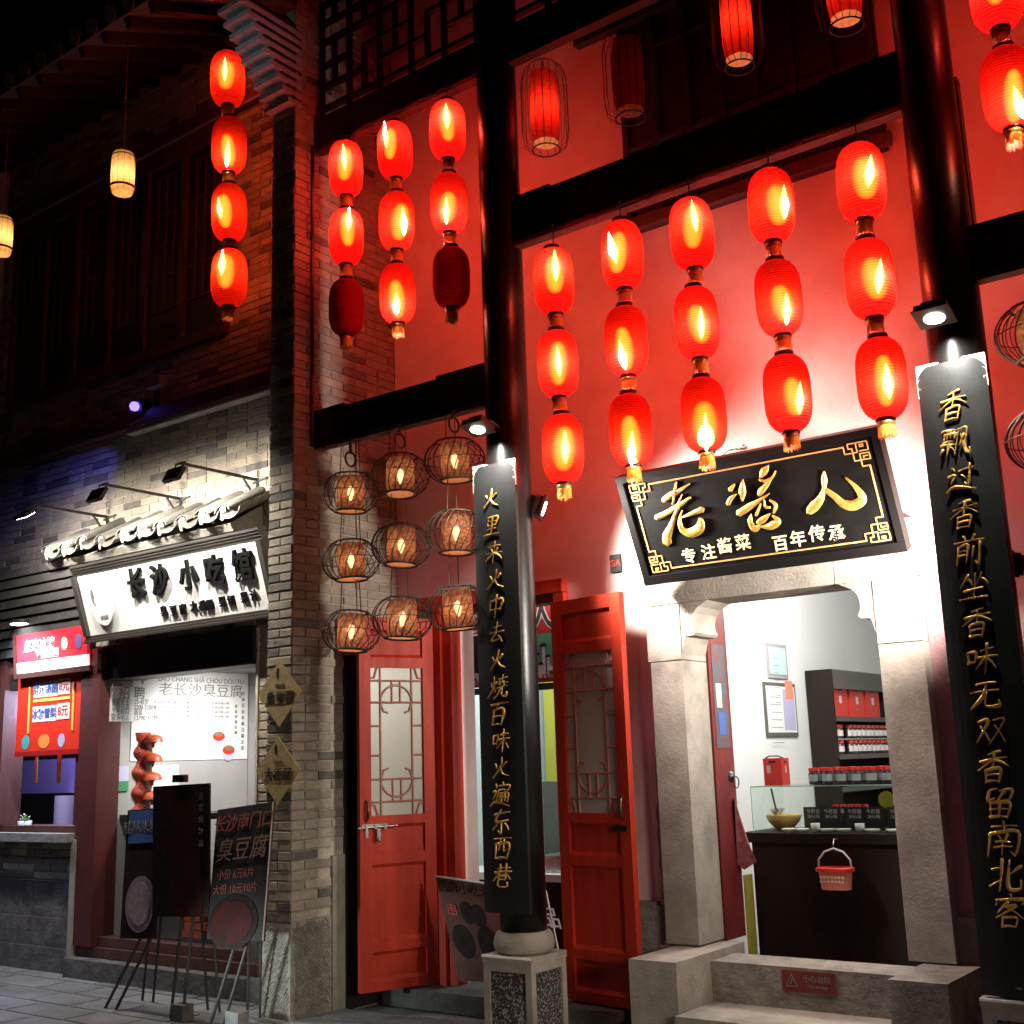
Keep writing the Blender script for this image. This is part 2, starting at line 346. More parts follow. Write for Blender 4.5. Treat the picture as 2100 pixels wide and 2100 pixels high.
# ------------------------------------------------------------------ ground
g = MB().add([(-60, -40, -.03), (60, -40, -.03), (60, 60, -.03), (-60, 60, -.03)], [(0, 1, 2, 3)]).build('ground', 'slab', kind='structure')
pav = MB().box(-14, 3, -3, 6.0, -.025, -.008).build('pavement', 'concrete', kind='structure')
sm = {}
y = 3.3; row = 0
while y < 5.9:
    hgt = .30; x = -12.4 if y < 5.4 else -12.4; x += (row % 2)*.3
    while x < .6:
        L = rnd.choice((.5, .6, .7))
        if at(1050, 1050, Z=0) is not None:
            key = (L,)
            if key not in sm:
                m = MB(); c = .012; h = .03
                m.add([(0,0,0),(L-.01,0,0),(L-.01,.29,0),(0,.29,0),(c,c,h),(L-.01-c,c,h),(L-.01-c,.29-c,h),(c,.29-c,h)], [(0,1,5,4),(1,2,6,5),(2,3,7,6),(3,0,4,7),(4,5,6,7)])
                o = m.build('paving_slab', 'slab', pav, local=True); sm[key] = o.data; COL.objects.unlink(o); bpy.data.objects.remove(o)
            d = (Vector((x, y, 0))-CAM); sx = d.dot(CR)/max(.1, d.dot(CF))*FPX+1050; sy = 1050-d.dot(CU)/max(.1, d.dot(CF))*FPX
            if sy < 2350 and -250 < sx < 2250 and y < 5.75:
                o = bpy.data.objects.new('paving_slab', sm[key]); COL.objects.link(o); o.parent = pav
                o.location = (x, y, -.030+rnd.uniform(-.003, .002))
        x += L
    y += hgt; row += 1

# ------------------------------------------------------------------ brickwork
_bm = {}
def brick_mesh(full, mk, var):
    k = (full, mk, var)
    if k in _bm: return _bm[k]
    L = .235 if full else .1125; h = .054; c = .004; r = random.Random(hash((full, var)) & 0xffff)
    j = lambda a=.0018: r.uniform(-a, a)
    vs = [(0, .03, 0), (L, .03, 0), (L, .03, h), (0, .03, h), (0+j(), .003, 0+j()), (L+j(), .003, 0+j()), (L+j(), .003, h+j()), (0+j(), .003, h+j()),
          (c+j(), -j(.001), c+j()), (L-c+j(), 0, c+j()), (L-c+j(), -j(.001), h-c+j()), (c+j(), 0, h-c+j())]
    fs = [(0,1,5,4),(1,2,6,5),(2,3,7,6),(3,0,4,7),(4,5,9,8),(5,6,10,9),(6,7,11,10),(7,4,8,11),(8,9,10,11)]
    me = bpy.data.meshes.new('brick'); me.from_pydata(vs, [], fs); me.materials.append(K[mk]); me.update()
    _bm[k] = me; return me
def brickwork(parent, origin, rotz, width, z0, z1, holes=(), mix=(.45, .35, .2), limit=300, seed=1, course=.0635, start_half=True, pick=None):
    """bricks laid in courses; the ones that show largest are objects, the rest one part"""
    r = random.Random(seed); origin = Vector(origin); Rz = Matrix.Rotation(rotz, 4, 'Z'); ux = Rz @ Vector((1, 0, 0)); nn = Rz @ Vector((0, -1, 0))
    items = []; z = z0; k = 0
    while z < z1-.03:
        u = 0 if k % 2 == 0 else None; u = 0.0; first = (k % 2 == 1)
        while u < width-.02:
            full = not first and r.random() > .12
            first = False
            L = .2435 if full else .121
            if u+L > width+.01: L = width-u; full = L > .18
            if L > .03:
                c0, c1 = u, u+L
                if not any(c1 > a+.01 and c0 < b-.01 and z+.06 > c+.01 and z < d-.01 for a, b, c, d in holes):
                    items.append((u, z, L, full))
            u += L
        z += course; k += 1
    out = []
    for u, z, L, full in items:
        p = origin+ux*(u+L/2)+Vector((0, 0, z+.03)); d = p-CAM; f = d.dot(CF)
        sx = 1050+FPX*d.dot(CR)/f; sy = 1050-FPX*d.dot(CU)/f
        vis = -20 < sx < 2120 and -20 < sy < 2120 and f > 0
        w = (L*abs(nn.dot(d))/d.length**3) if vis else -1
        if pick and vis: w *= pick(sx, sy, p)
        mk = r.choices(('brick_l', 'brick_m', 'brick_d'), mix)[0]
        out.append((w, u, z, L, full, mk, r.randrange(3), r.uniform(-.004, .002), r.uniform(-.004, .004)))
    out.sort(key=lambda t: -t[0]); rest = {}
    for i, (w, u, z, L, full, mk, var, dy, dr) in enumerate(out):
        me = brick_mesh(full, mk, var); sx = (L-.009)/(.235 if full else .1125)
        M = Matrix.Translation(origin+ux*(u+.004)+Vector((0, 0, z+.004))-nn*dy) @ Matrix.Rotation(rotz+dr, 4, 'Z') @ Matrix.Diagonal((sx, 1, (course-.0095)/.054, 1))
        if i < limit and w > 0:
            o = bpy.data.objects.new('brick', me); COL.objects.link(o); o.parent = parent
            M2 = (Matrix.Translation(parent.location)).inverted() @ M
            o.matrix_local = M2
        elif u < 99:
            mb = rest.setdefault(mk, MB()); mb.add([M @ v.co for v in me.vertices], [tuple(p.vertices) for p in me.polygons])
    # the rest: one mesh with three materials
    if rest:
        me = bpy.data.meshes.new('brickwork'); vs = []; fs = []; mi = []
        for j, (mk, mb) in enumerate(rest.items()):
            n = len(vs); vs += [tuple(v-parent.location) for v in mb.v]; fs += [tuple(i+n for i in f) for f in mb.f]; mi += [j]*len(mb.f); me.materials.append(K[mk])
        me.from_pydata(vs, [], fs); me.polygons.foreach_set('material_index', mi); me.update()
        o = bpy.data.objects.new('brickwork', me); COL.objects.link(o); o.parent = parent; o['kind'] = 'stuff'
    return len(out)

# ------------------------------------------------------------------ brick pier between the two shops
XR = -5.99; XL = -6.24; YF = 5.5; YW = 6.55
pier = thing('brick_pier', 'tall grey brick pier with hatched stone base between the two shops', 'brick pier', (-6.1, 5.6, 0))
MB().box(XL+.012, XR-.012, YF+.012, YW, .5, 9).build('mortar_core', 'mortar', pier)
brickwork(pier, (XL, YF, 0), 0, .25, .590, 6.36, seed=3, mix=(.42, .43, .15), limit=88)
brickwork(pier, (XR, YF+.0, 0), math.pi/2, 1.05, .590, 8.6, holes=((.36, 1.2, 0, 1.0), (.49, 1.2, 0, 2.34)), seed=5, mix=(.60, .36, .04), limit=210)
# tooled base stone with slanting chisel grooves
def tooled(o, ux, w, h, lean, parent, seed):
    r = random.Random(seed); o = Vector(o); ux = Vector(ux); n = ux.cross(Vector((0, 0, 1)))
    m = MB(); a = o; m.add([a, a+ux*w, a+ux*w+Vector((0, 0, h)), a+Vector((0, 0, h))], [(0, 1, 2, 3)])
    q = -h*1.0
    while q < w+h:
        z = 0
        while z < h:
            l = r.uniform(.025, .055); u = q+z*lean
            if .006 < u < w-.01 and .006 < u+l*lean < w-.01 and z+l < h:
                p = o+ux*u+Vector((0, 0, z)); b = p+ux*l*lean+Vector((0, 0, l)); s = ux*.010*(1 if lean > 0 else 1); d = n*r.uniform(.006, .012)
                m.add([p, p+s, b+s, b, p+s*.5+d, b+s*.5+d], [(0, 4, 5, 3), (4, 1, 2, 5), (0, 1, 4), (3, 5, 2)])
            z += l+r.uniform(.004, .012)
        q += .021
    return m.build('tooled_stone', 'tooled', parent)
MB().box(XL-.03, XR-.002, YF+.002, YW-.1, -.05, .585).build('base_stone', 'stone', pier)
tooled((XL-.03, YF, 0), (1, 0, 0), .28, .582, .75, pier, 1)
tooled((XR, YF, 0), (0, 1, 0), .36, .60, -.75, pier, 2)
MB().box(XR-.02, XR+.012, YF+.362, YF+.478, -.02, .98).build('quoin_stone', 'stone', pier)
MB().box(XR-.02, XR+.010, YF+.485, YW, -.02, 2.33).build('timber_lining', 'blackmat', pier)
m = MB()
for i in range(9):
    y0 = 5.48-.057*i; z0 = 6.375+.073*i
    MB().box(XL, XR, y0, 5.56, z0+.038, z0+.080).build('corbel_course', 'blackmat', pier)
    MB().box(XL-.01, XR+.006, y0-.055, 5.56, z0, z0+.037).build('limewashed_course', 'limegrey', pier)
MB().box(XL, XR, 4.82, YF+.01, 7.2, 9).build('upper_gable', 'roof', pier)
MB().tube([(XR+.02, 5.66, 6.1), (XR+.02, 5.66, 4.05)], .012, 6).build('downpipe', 'darksteel', pier)
MB().tube([(XR+.02, 5.66, 4.05), (XR+.02, 5.66, 3.78)], .012, 6).build('downpipe', 'darksteel', pier)

# ------------------------------------------------------------------ left building
YL = 5.95
lb = thing('corner_building', 'dark two storey grey brick building with tiled eaves left of the pier', 'building', (-8.7, 6.2, 0))
MB().box(-13, XL, YL+.012, YL+.3, 2.60, 8.2).build('wall', 'mortar', lb)
MB().box(-6.86, XL, YL+.012, YL+.3, 0, 2.60).build('wall', 'mortar', lb)
brickwork(lb, (-12, YL, 0), 0, 12-6.245, 2.62, 8.0, holes=((1.5, 4.75, 5.1, 7.0),), seed=11, mix=(.42, .44, .14), limit=245,
          pick=lambda x, y, p: 3 if (y > 850 or (x > 430 and y > 250)) else 1)
brickwork(lb, (-6.835, YL-.002, 0), 0, .585, .70, 2.58, seed=12, mix=(.7, .2, .1), limit=50)
MB().box(-6.86, -6.835, YL-.012, YL+.2, .15, 2.60).build('corner_trim', 'lime', lb)
MB().box(-6.86, XL, YL-.03, YL+.25, .0, .70).build('foundation_stone', 'stone_d', lb)
# far left wall seen through the gap: red lit bricks
# lower courses of dressed stone left of the post
for i, (za, zb) in enumerate(((.0, .19), (.195, .42), (.425, .70))):
    x = -12.5
    while x < -8.96:
        L = rnd.uniform(.7, 1.15); L = min(L, -8.96-x)
        MB().box(x+.004, x+L-.004, YL-.05-.02*(2-i)+rnd.uniform(0, .01), YL+.2, za, zb).build('foundation_stone', 'stone_d', lb); x += L
brickwork(lb, (-12, YL, 0), 0, 3.04, .71, 1.02, seed=14, mix=(.05, .35, .6), limit=0)
MB().box(-12.5, -8.96, YL+.01, YL+.25, .7, 1.03).build('wall', 'mortar', lb)
MB().box(-12.5, -8.98, YL-.16, YL+.15, 1.03, 1.10).build('window_sill', 'concrete', lb)
MB().box(-12.5, -9.02, YL-.05, YL+.15, 1.103, 1.155).build('window_sill', 'wood', lb)
# plinth and ground kerb under the shop window
MB().box(-8.93, -6.25, YL-.17, YL+.1, -.02, .145).build('plinth', 'stone_d', lb)
MB().box(-8.93, -6.25, YL-.06, YL+.1, .15, .225).build('window_sill', 'wood', lb)
MB().box(-8.90, -6.87, YL-.02, YL+.1, .23, .30).build('window_sill', 'wood', lb)
MB().box(-9.0, -8.93, YL-.10, YL+.1, 0, 1.05).build('plinth', 'stone', lb)
# timber posts
for x0, x1 in ((-8.96, -8.69), (-10.35, -10.14)):
    MB().box(x0, x1, YL-.09, YL+.12, .23 if x0 > -9 else 1.16, 2.60).build('post', 'wood' if x0 < -9 else 'postred', lb)
MB().box(-9.06, -8.965, YL-.05, YL+.12, 1.16, 2.42).build('window_jamb', 'wood', lb)
MB().box(-12.5, -6.865, YL-.04, YL+.2, 2.33, 2.615).build('lintel', 'blackmat', lb)
MB().box(-8.69, -6.87, YL-.055, YL-.043, 2.33, 2.345).build('lintel_bead', 'wood', lb)
for i in range(9):      # boarded band under the first floor on the left
    z = 2.62+.085*i
    MB().box(-12.6, -8.9, YL-.12-.02*i, YL-.02, z, z+.07).build('eave_board', 'roof', lb)
# first floor ledge, cornice and awning
MB().box(-12.5, -8.20, YL-.10, YL, 4.44, 4.52).build('ledge', 'wood', lb)
MB().box(-12.5, -6.25, YL-.06, YL, 6.96, 7.10).build('cornice_beam', 'wood', lb)
MB().box(-12.5, -6.25, YL-.075, YL-.062, 6.955, 6.975).build('cornice_bead', 'concrete', lb)
# rafters and eaves
e0 = at(42, 185, Y=4.75); ze = e0.z-.02
MB().add([(-13, 4.75, ze+.09), (-6.3, 4.75, ze+.09), (-6.3, 8.6, ze+1.9), (-13, 8.6, ze+1.9), (-13, 4.75, ze+.13), (-6.3, 4.75, ze+.13), (-6.3, 8.6, ze+1.95), (-13, 8.6, ze+1.95)],
         [(0,3,2,1),(4,5,6,7),(0,1,5,4),(1,2,6,5),(2,3,7,6),(3,0,4,7)]).build('roof', 'roof', lb)
roofo = lb.children[-1]
rf = [c for c in lb.children if c.name.startswith('roof')][-1]
x = -12.6; first = None
while x < -6.35:
    if first is None:
        mm = MB(); 
        mm.lathe([(.045, 0), (.062, 0), (.062, .42), (.045, .42)], 10, a0=0, a1=math.pi)
        mm.v = [Vector((v.x, v.z, v.y)) for v in mm.v]; mm.f = [tuple(reversed(f)) for f in mm.f]
        mm.prism([(.066*math.cos(a*math.pi/6), .066*math.sin(a*math.pi/6)) for a in range(12)], (0, -.012, 0), (1, 0, 0), (0, 0, 1), .012)
        first = mm.build('roll_tile', 'roof', lb, local=True); first.location = (x-lb.location.x, 4.72-lb.location.y, ze+.14); first.rotation_euler.x = R(24)
    else:
        c = first.copy(); COL.objects.link(c); c.parent = lb; c.location.x = x-lb.location.x
    x += .235
x = -12.5
while x < -6.4:
    MB().bar((x, 4.80, ze+.07), (x, 6.0, ze+.60), .06, .08).build('rafter', 'blackmat', lb); x += .30
# upper storey timber lattice windows
uw = thing('lattice_window_band', 'dark timber lattice window band on the upper floor above the purple ledge', 'window', (-8.8, 5.9, 5.1))
MB().box(-10.5, -7.3, YL-.002, YL+.010, 5.1, 6.95).build('backing', 'blackmat', uw)
MB().box(-10.5, -7.25, YL-.05, YL+.05, 5.03, 5.13).build('frame', 'wood', uw)
MB().box(-10.5, -7.25, YL-.05, YL+.05, 6.80, 6.95).build('frame', 'wood', uw)
for i in range(7):
    x = -10.5+i*.525
    MB().box(x, x+.07, YL-.04, YL+.05, 5.13, 6.80).build('mullion', 'wood', uw)
    if i < 6:
        for j in range(1, 4): MB().box(x+.07+j*.115-.008, x+.07+j*.115+.008, YL-.02, YL+.03, 5.45, 6.7).build('lattice_bar', 'wood', uw)
        for zz in (5.45, 5.75, 6.05, 6.35, 6.70): MB().box(x+.07, x+.525, YL-.018, YL+.028, zz-.009, zz+.009).build('lattice_bar', 'wood', uw)
# red lit brick flank at the far left edge and the lane beyond
fb = thing('neighbour_wall', 'reddish brick flank wall at the far left edge of the street', 'wall', (-12, 5.6, 0))
MB().box(-13.5, -10.72, 5.62, 5.94, 4.6, 8).build('wall', 'mortar', fb)
brickwork(fb, (-13.2, 5.6, 0), 0, 2.5, 4.6, 7.2, seed=21, mix=(.5, .3, .2), limit=0)

# ------------------------------------------------------------------ plastered shop front
pw = thing('plastered_shop_front', 'pink plastered shop front wall glowing red behind the rows of paper lanterns', 'building', (-2.6, 6.7, 0))
def wall_box(x0, x1, z0, z1): return MB().box(x0, x1, YW, YW+.22, z0, z1)
m = MB()
for a in ((XR, -5.45, 0, 2.66), (-4.455, -3.75, 0, 2.9), (-3.75, -2.1, 2.55, 2.9), (-2.1, -1.165, 0, 2.9), (XR, -4.455, 2.66, 2.9), (-1.165, 2.6, 2.66, 2.9), (XR, 2.6, 2.9, 9), (.4, 2.6, 0, 2.66)):
    m.box(a[0], a[1], YW, YW+.22, a[2], a[3])
m.build('wall', 'plaster', pw)
# rough stone footing
for x0, x1, z1 in ((-4.02, -3.86, .70), (-3.86, -3.70, .68), (-2.10, -1.80, .70), (-1.80, -1.30, .45)):
    MB().box(x0+.003, x1-.003, YW-.06, YW-.002, 0, z1).build('foundation_stone', 'stone2', pw)
MB().box(-5.9, -4.02, YW-.30, YW+.22, -.02, .10).build('door_step', 'stone_d', pw)
MB().box(-1.16, 2.0, YW-.30, YW+.22, -.02, .10).build('door_step', 'stone_d', pw)
# black timber board wall of the upper window
ub = thing('upper_window', 'wide black timber window on the upper floor behind the red cage lanterns', 'window', (-2.9, 6.5, 5))
MB().box(-3.80, -2.02, YW-.05, YW-.003, 5.02, 9).build('board', 'blackmat', ub)
MB().box(-3.84, -1.98, YW-.10, YW-.052, 5.02, 5.10).build('sill', 'wood', ub)
MB().box(-4.12, -1.95, YW-.12, YW-.052, 6.54, 6.70).build('lintel', 'blackmat', ub)
for i in range(8):
    x = -3.78+i*.245; MB().box(x, x+.035, YW-.09, YW-.052, 5.10, 6.54).build('mullion', 'blackmat', ub)
for z in (5.3, 5.6, 6.3): MB().box(-3.78, -2.03, YW-.08, YW-.053, z, z+.03).build('glazing_bar', 'blackmat', ub)

# ------------------------------------------------------------------ pillars, beams
YP = 5.735
def pillar(px, label):
    t = thing('lacquered_pillar', label, 'pillar', (px, YP, 0), group='black lacquered pillars of the arcade')
    MB().lathe([(.135, .60), (.137, 2), (.133, 5), (.128, 9)], 40, (px, YP, 0), cap=True).build('shaft', 'black', t, smooth=True)
    # drum stone
    MB().lathe([(.13, .49), (.150, .492), (.168, .508), (.176, .540), (.170, .580), (.155, .606), (.13, .612)], 40, (px, YP, 0), cap=True).build('drum_stone', 'stone', t, smooth=True)
    b = MB().box(px-.155, px+.155, YP-.155, YP+.155, -.02, .47).build('pedestal', 'speckle', t)
    m = MB()
    m.box(px-.173, px+.173, YP-.173, YP+.173, .452, .49)
    MB().box(px-.172, px+.172, YP-.179, YP-.1735, .478, .489).build('marble_nosing', 'white', t)
    for sx in (-1, 1):
        for sy in (-1, 1):
            m.box(px+sx*.127, px+sx*.169, YP+sy*.127, YP+sy*.169, -.02, .451)
    for z0, z1 in ((.405, .4515),):
        m.box(px-.126, px+.126, YP-.169, YP-.14, z0, z1); m.box(px-.126, px+.126, YP+.14, YP+.169, z0, z1)
        m.box(px-.169, px-.14, YP-.126, YP+.126, z0, z1); m.box(px+.14, px+.169, YP-.126, YP+.126, z0, z1)
    m.build('pedestal_frame', 'stone', t)
    return t
P1 = -4.30; P2 = -1.545
pillar(P1, 'black lacquered pillar beside the open red doors, carrying the left couplet board')
pillar(P2, 'black lacquered pillar right of the black plaque, carrying the right couplet board')
def beam(name, x0, x1, z0, z1, label, notch=True, y=YP, th=.10):
    t = thing(name, label, 'beam', ((x0+x1)/2, y, z0))
    MB().box(x0, x1, y-th/2, y+th/2, z0, z1).build('beam_body', 'black', t)
    MB().box(x0, x1, y-th/2+.012, y+th/2-.012, z0-.03, z0-.001).build('lower_fillet', 'wood', t)
    if notch:
        for xa, xb in ((x0+.001, x0+.30), (x1-.42, x1-.001)): MB().box(xa, xb, y-th/2+.004, y+th/2-.004, z1+.001, z1+.022).build('end_block', 'black', t)
    return t
beam('tie_beam', -5.99, P1-.12, 3.80, 4.03, 'thick black beam above the nine wire basket lanterns')
beam('tie_beam', P1+.12, P2-.12, 4.80, 5.08, 'thick black beam above the five lantern strings of the middle bay')
beam('tie_beam', P2+.12, 2.0, 3.79, 4.02, 'thick black beam running off the right edge beyond the right pillar')
beam('upper_tie_beam', -5.99, P1-.12, 6.10, 6.33, 'upper black beam above the three short lantern strings', False)
beam('upper_tie_beam', P1+.12, P2-.12, 6.10, 6.33, 'upper black beam above the red cage lanterns of the middle bay', False)
# batten behind the right pillar
tag(MB().box(-1.50, -1.462, 6.0, 6.06, 4.02, 5.02).build('batten', 'black'), 'thin black upright batten against the red wall just right of the right pillar', 'batten')
# fretwork balustrades
def fret(x0, x1, label):
    t = thing('fretwork_rail', label, 'railing', ((x0+x1)/2, YP, 6.33))
    def hb(a, b, z): MB().box(a, b, YP-.022, YP+.022, z-.016, z+.016).build('rail_bar', 'black', t)
    def vb(x, a, b): MB().box(x-.015, x+.015, YP-.019, YP+.019, a, b).build('rail_bar', 'black', t)
    hb(x0, x1, 6.42); hb(x0, x1, 7.30)
    n = round((x1-x0)/.30); w = (x1-x0)/n
    for i in range(n+1): vb(min(max(x0+i*w, x0+.02), x1-.02), 6.33, 7.3)
    for i in range(n):
        a = x0+i*w; s = i % 2
        vb(a+w*.5, 6.42 if s else 6.60, 6.78 if s else 6.98)
        hb(a, a+w*(.5 if s else 1), 6.60); hb(a+(w*.5 if s else 0), a+w, 6.78); hb(a, a+w, 6.98); vb(a+w*.5, 6.98 if s else 7.14, 7.30); hb(a, a+w, 7.14)
fret(-5.97, P1-.13, 'black fretwork railing above the three short lantern strings')
fret(P1+.13, P2-.13, 'black fretwork railing above the middle bay, at the top edge')

# ------------------------------------------------------------------ red door frame with open leaves
fr = thing('door_frame', 'red door frame behind the left pillar with open doors either side', 'door frame', (-4.97, 6.5, .1))
MB().box(-5.60, -5.425, YW-.07, YW+.04, .10, 2.655).build('jamb', 'red', fr)
MB().box(-5.60, -5.50, YW-.10, YW-.072, .10, 2.655).build('jamb', 'red', fr)
MB().box(-4.53, -4.45, YW-.06, YW+.15, .10, 2.655).build('jamb', 'red', fr)
MB().box(-5.74, -4.452, YW-.075, YW+.15, 2.66, 2.745).build('head', 'red', fr)
MB().box(-5.42, -4.535, YW-.02, YW+.10, 2.60, 2.659).build('transom', 'darkred', fr)
def leaf(t, w=.575, h=2.46, flip=1, latch='steel'):
    """door leaf in local space: hinge at x=0, width along +x, front face towards -y, z up"""
    th = .045; st = .085
    def b(n, x0, x1, y0, y1, z0, z1, m='red'): return MB().box(x0, x1, y0, y1, z0, z1).build(n, m, t, local=True)
    for x0, x1 in ((0, st), (w-st, w)): b('stile', x0, x1, -th, 0, 0, h)
    for z0, z1 in ((0, .06), (.245, .305), (.80, .86), (1.055, 1.115), (2.11, 2.18), (h-.085, h)): b('rail', st, w-st, -th+.001, -.001, z0, z1)
    for z0, z1 in ((.06, .245), (.305, .80), (.86, 1.055), (2.18, h-.085)):
        m = MB(); c = .022; x0, x1 = st, w-st; yo = -th+.022; yi = -th+.006
        m.box(x0, x1, yo, -.012, z0, z1)
        m.build('panel', 'red', t, local=True)
        m = MB(); 
        m.add([(x0, -th+.004, z0), (x1, -th+.004, z0), (x1, yo-.001, z0+c), (x0, yo-.001, z0+c)], [(0, 1, 2, 3)])
        m.add([(x0, -th+.004, z1), (x1, -th+.004, z1), (x1, yo-.001, z1-c), (x0, yo-.001, z1-c)], [(3, 2, 1, 0)])
        for q in (0, 1):
            mm = MB(); mm.add(m.v[q*4:q*4+4], [(0, 1, 2, 3) if q == 0 else (3, 2, 1, 0)]); mm.build('moulding', 'red', t, local=True)
    z0, z1 = 1.115, 2.11; x0, x1 = st, w-st; W_ = x1-x0; H = z1-z0
    p = b('pane', x0, x1, -.024, -.018, z0, z1, 'frosted')
    def L(pts): 
        m = MB(); m.tube([(x0+a*W_, -.027, z0+c*H) for a, c in pts], .0085, 6); m.build('lattice_bar', 'lattice', p, local=True)
    L([(.20, 0), (.20, 1)]); L([(.80, 0), (.80, 1)])
    for c in (.09, .91, .24, .76): L([(0, c), (1, c)])
    for c in (.40, .60): L([(0, c), (.2, c)]); L([(.8, c), (1, c)])
    for sgn in (0, 1):
        f = (lambda v: v) if sgn else (lambda v: 1-v)
        L([(.2+.30*(1-math.cos(a*math.pi/10)), f(.76+.12*math.sin(a*math.pi/10))) for a in range(11)])
        L([(.2, f(.76)), (.26, f(.70)), (.34, f(.69))]); L([(.8, f(.76)), (.74, f(.70)), (.66, f(.69))])
        L([(.42, f(.91)), (.42, f(.76))]); L([(.58, f(.91)), (.58, f(.76))])
        L([(0, f(.93)), (.08, f(.93)), (.14, f(1))]); L([(1, f(.93)), (.92, f(.93)), (.86, f(1))])
    return t
h1 = Vector((-5.60, 6.46, .115)); f1 = Vector((-5.805, 5.92, .115)); a1 = math.atan2(f1.y-h1.y, f1.x-h1.x)
l1 = thing('door_leaf', 'red door leaf swung out in front of the brick pier, steel bolt across its middle', 'door', f1, (0, 0, a1+math.pi))
leaf(l1)
h2 = Vector((-4.475, 6.43, .115)); f2 = Vector((-3.885, 6.335, .115)); a2 = math.atan2(f2.y-h2.y, f2.x-h2.x)
l2 = thing('door_leaf', 'red door leaf folded back to the right beside the stone doorway', 'door', h2, (0, 0, a2))
leaf(l2, .60)
# bolt, pull handles
def lbox(t, n, m, *a): return MB().box(*a).build(n, m, t, local=True)
bp = lbox(l1, 'bolt_plate', 'steel', .01, .20, -.052, -.0455, 1.035, 1.062)
m = MB(); m.tube([(-.02, -.060, 1.040), (.27, -.060, 1.046)], .0065, 10); m.build('bolt_rod', 'steel', bp, local=True)
for x in (.03, .10, .17): lbox(bp, 'staple', 'steel', x, x+.014, -.070, -.0525, 1.030, 1.060)
lbox(bp, 'padlock_hasp', 'steel', .118, .142, -.066, -.054, .965, 1.034)
m = MB(); m.lathe([(0, -.014), (.010, -.011), (.014, 0), (.010, .011), (0, .014)], 12, (.130, -.064, .958)); m.build('hasp_knob', 'steel', bp, smooth=True, local=True)
lbox(bp, 'keeper', 'steel', .035, .055, -.056, -.046, .975, 1.03)
for t, x in ((l1, .045), (l2, .555)):
    m = MB(); m.tube([(x, -.046, 1.08), (x, -.072, 1.10), (x, -.080, 1.15), (x, -.072, 1.20), (x, -.046, 1.22)], [.006, .009, .012, .009, .006], 8); m.build('pull_handle', 'brasspull', t, smooth=True, local=True)
lbox(l2, 'bolt_plate', 'darksteel', .47, .575, -.056, -.0455, 1.010, 1.045)

# ------------------------------------------------------------------ stone doorway
YS = 6.44
po = thing('stone_doorway', 'pale carved stone doorway under the black plaque, opening into the sauce shop', 'doorway', (-2.95, YS, 0))
def st(n, x0, x1, z0, z1, y0=YS, y1=YS+.31, m='stone'): return MB().box(x0, x1, y0, y1, z0, z1).build(n, m, po)
st('jamb_stone', -3.775, -3.555, .475, 2.13); st('jamb_stone', -2.33, -2.085, .475, 2.12)
st('jamb_stone', -3.79, -3.555, 2.135, 2.475, YS-.004); st('jamb_stone', -2.33, -2.09, 2.125, 2.475, YS-.004)
st('lintel_stone', -3.80, -2.55, 2.48, 2.80, YS-.006); st('lintel_stone', -2.545, -2.07, 2.48, 2.80, YS-.002)
# cusped brackets either side of the opening
def arc(cx, cz, r, a0, a1, n=7): return [(cx+r*math.cos(R(a0+(a1-a0)*i/n)), cz+r*math.sin(R(a0+(a1-a0)*i/n))) for i in range(n+1)]
prof = [(0, 2.10), (.03, 2.19)]+arc(-.005, 2.225, .062, 250, 90, 5)+[(.055, 2.285), (.090, 2.275)]+arc(.118, 2.365, .088, 235, 100, 8)+[(.14, 2.445), (.21, 2.478), (0, 2.478)]
prof = [(.0, 2.10), (.035, 2.155), (.0, 2.17), (-.035, 2.20), (-.045, 2.235), (-.025, 2.27), (.02, 2.285), (.085, 2.275), (.06, 2.30), (.045, 2.34), (.047, 2.39), (.07, 2.435), (.12, 2.46), (.22, 2.4785), (-.06, 2.4785), (-.06, 2.10)]
for side in (0, 1):
    m = MB()
    if side == 0: m.prism([(a, b) for a, b in prof[2:14]]+[(-.0, 2.4785), (-.0, 2.17)], (-3.553, YS+.002, 0), (1, 0, 0), (0, 0, 1), -.30) if False else None
    pts = [(.002, 2.17), (.012, 2.20), (.018, 2.235), (.03, 2.27), (.085, 2.275), (.10, 2.29), (.085, 2.32), (.082, 2.36), (.095, 2.41), (.13, 2.445), (.20, 2.4785), (.002, 2.4785)]
    if side == 0: m.prism(pts, (-3.555, YS+.002, 0), (1, 0, 0), (0, 0, 1), -.30)
    else: m.prism([(-a, b) for a, b in reversed(pts)], (-2.33, YS+.002, 0), (1, 0, 0), (0, 0, 1), -.30)
    m.build('cusped_bracket', 'stone', po)
st('threshold', -3.45, -2.27, .0, .42, YS-.13, YS+.17, 'stone2')
st('threshold_step', -3.41, -2.265, -.02, .205, YS-.58, YS-.133, 'stone')
st('threshold_step', -3.405, -2.27, -.02, .10, YS-.66, YS-.583, 'stone2')
st('door_block', -3.72, -3.42, -.02, .465, YS-.52, YS+.30, 'stone')
st('door_block', -2.262, -1.975, -.02, .465, YS-.50, YS+.30, 'stone2')
for xa, xb, s_ in ((-3.83, -3.776, 1), (-2.084, -1.96, -1)):
    r_ = random.Random(int(xa*100)); za, zb = .71, 2.55; n_ = 46; e_ = [za+(zb-za)*i/n_ for i in range(n_+1)]; w_ = .02; ed = []
    for z in e_:
        w_ = max(-.015, min(.03, w_+r_.uniform(-.012, .012))); ed.append(((xa-w_) if s_ > 0 else (xb+w_), z))
    poly = [(xb, za)]+[(xb, zb)]+ed[::-1] if s_ > 0 else [(xa, za)]+ed+[(xa, zb)]
    MB().prism(poly, (0, YW-.004, 0), (1, 0, 0), (0, 0, 1), .003).build('bare_render_strip', 'patch', pw)
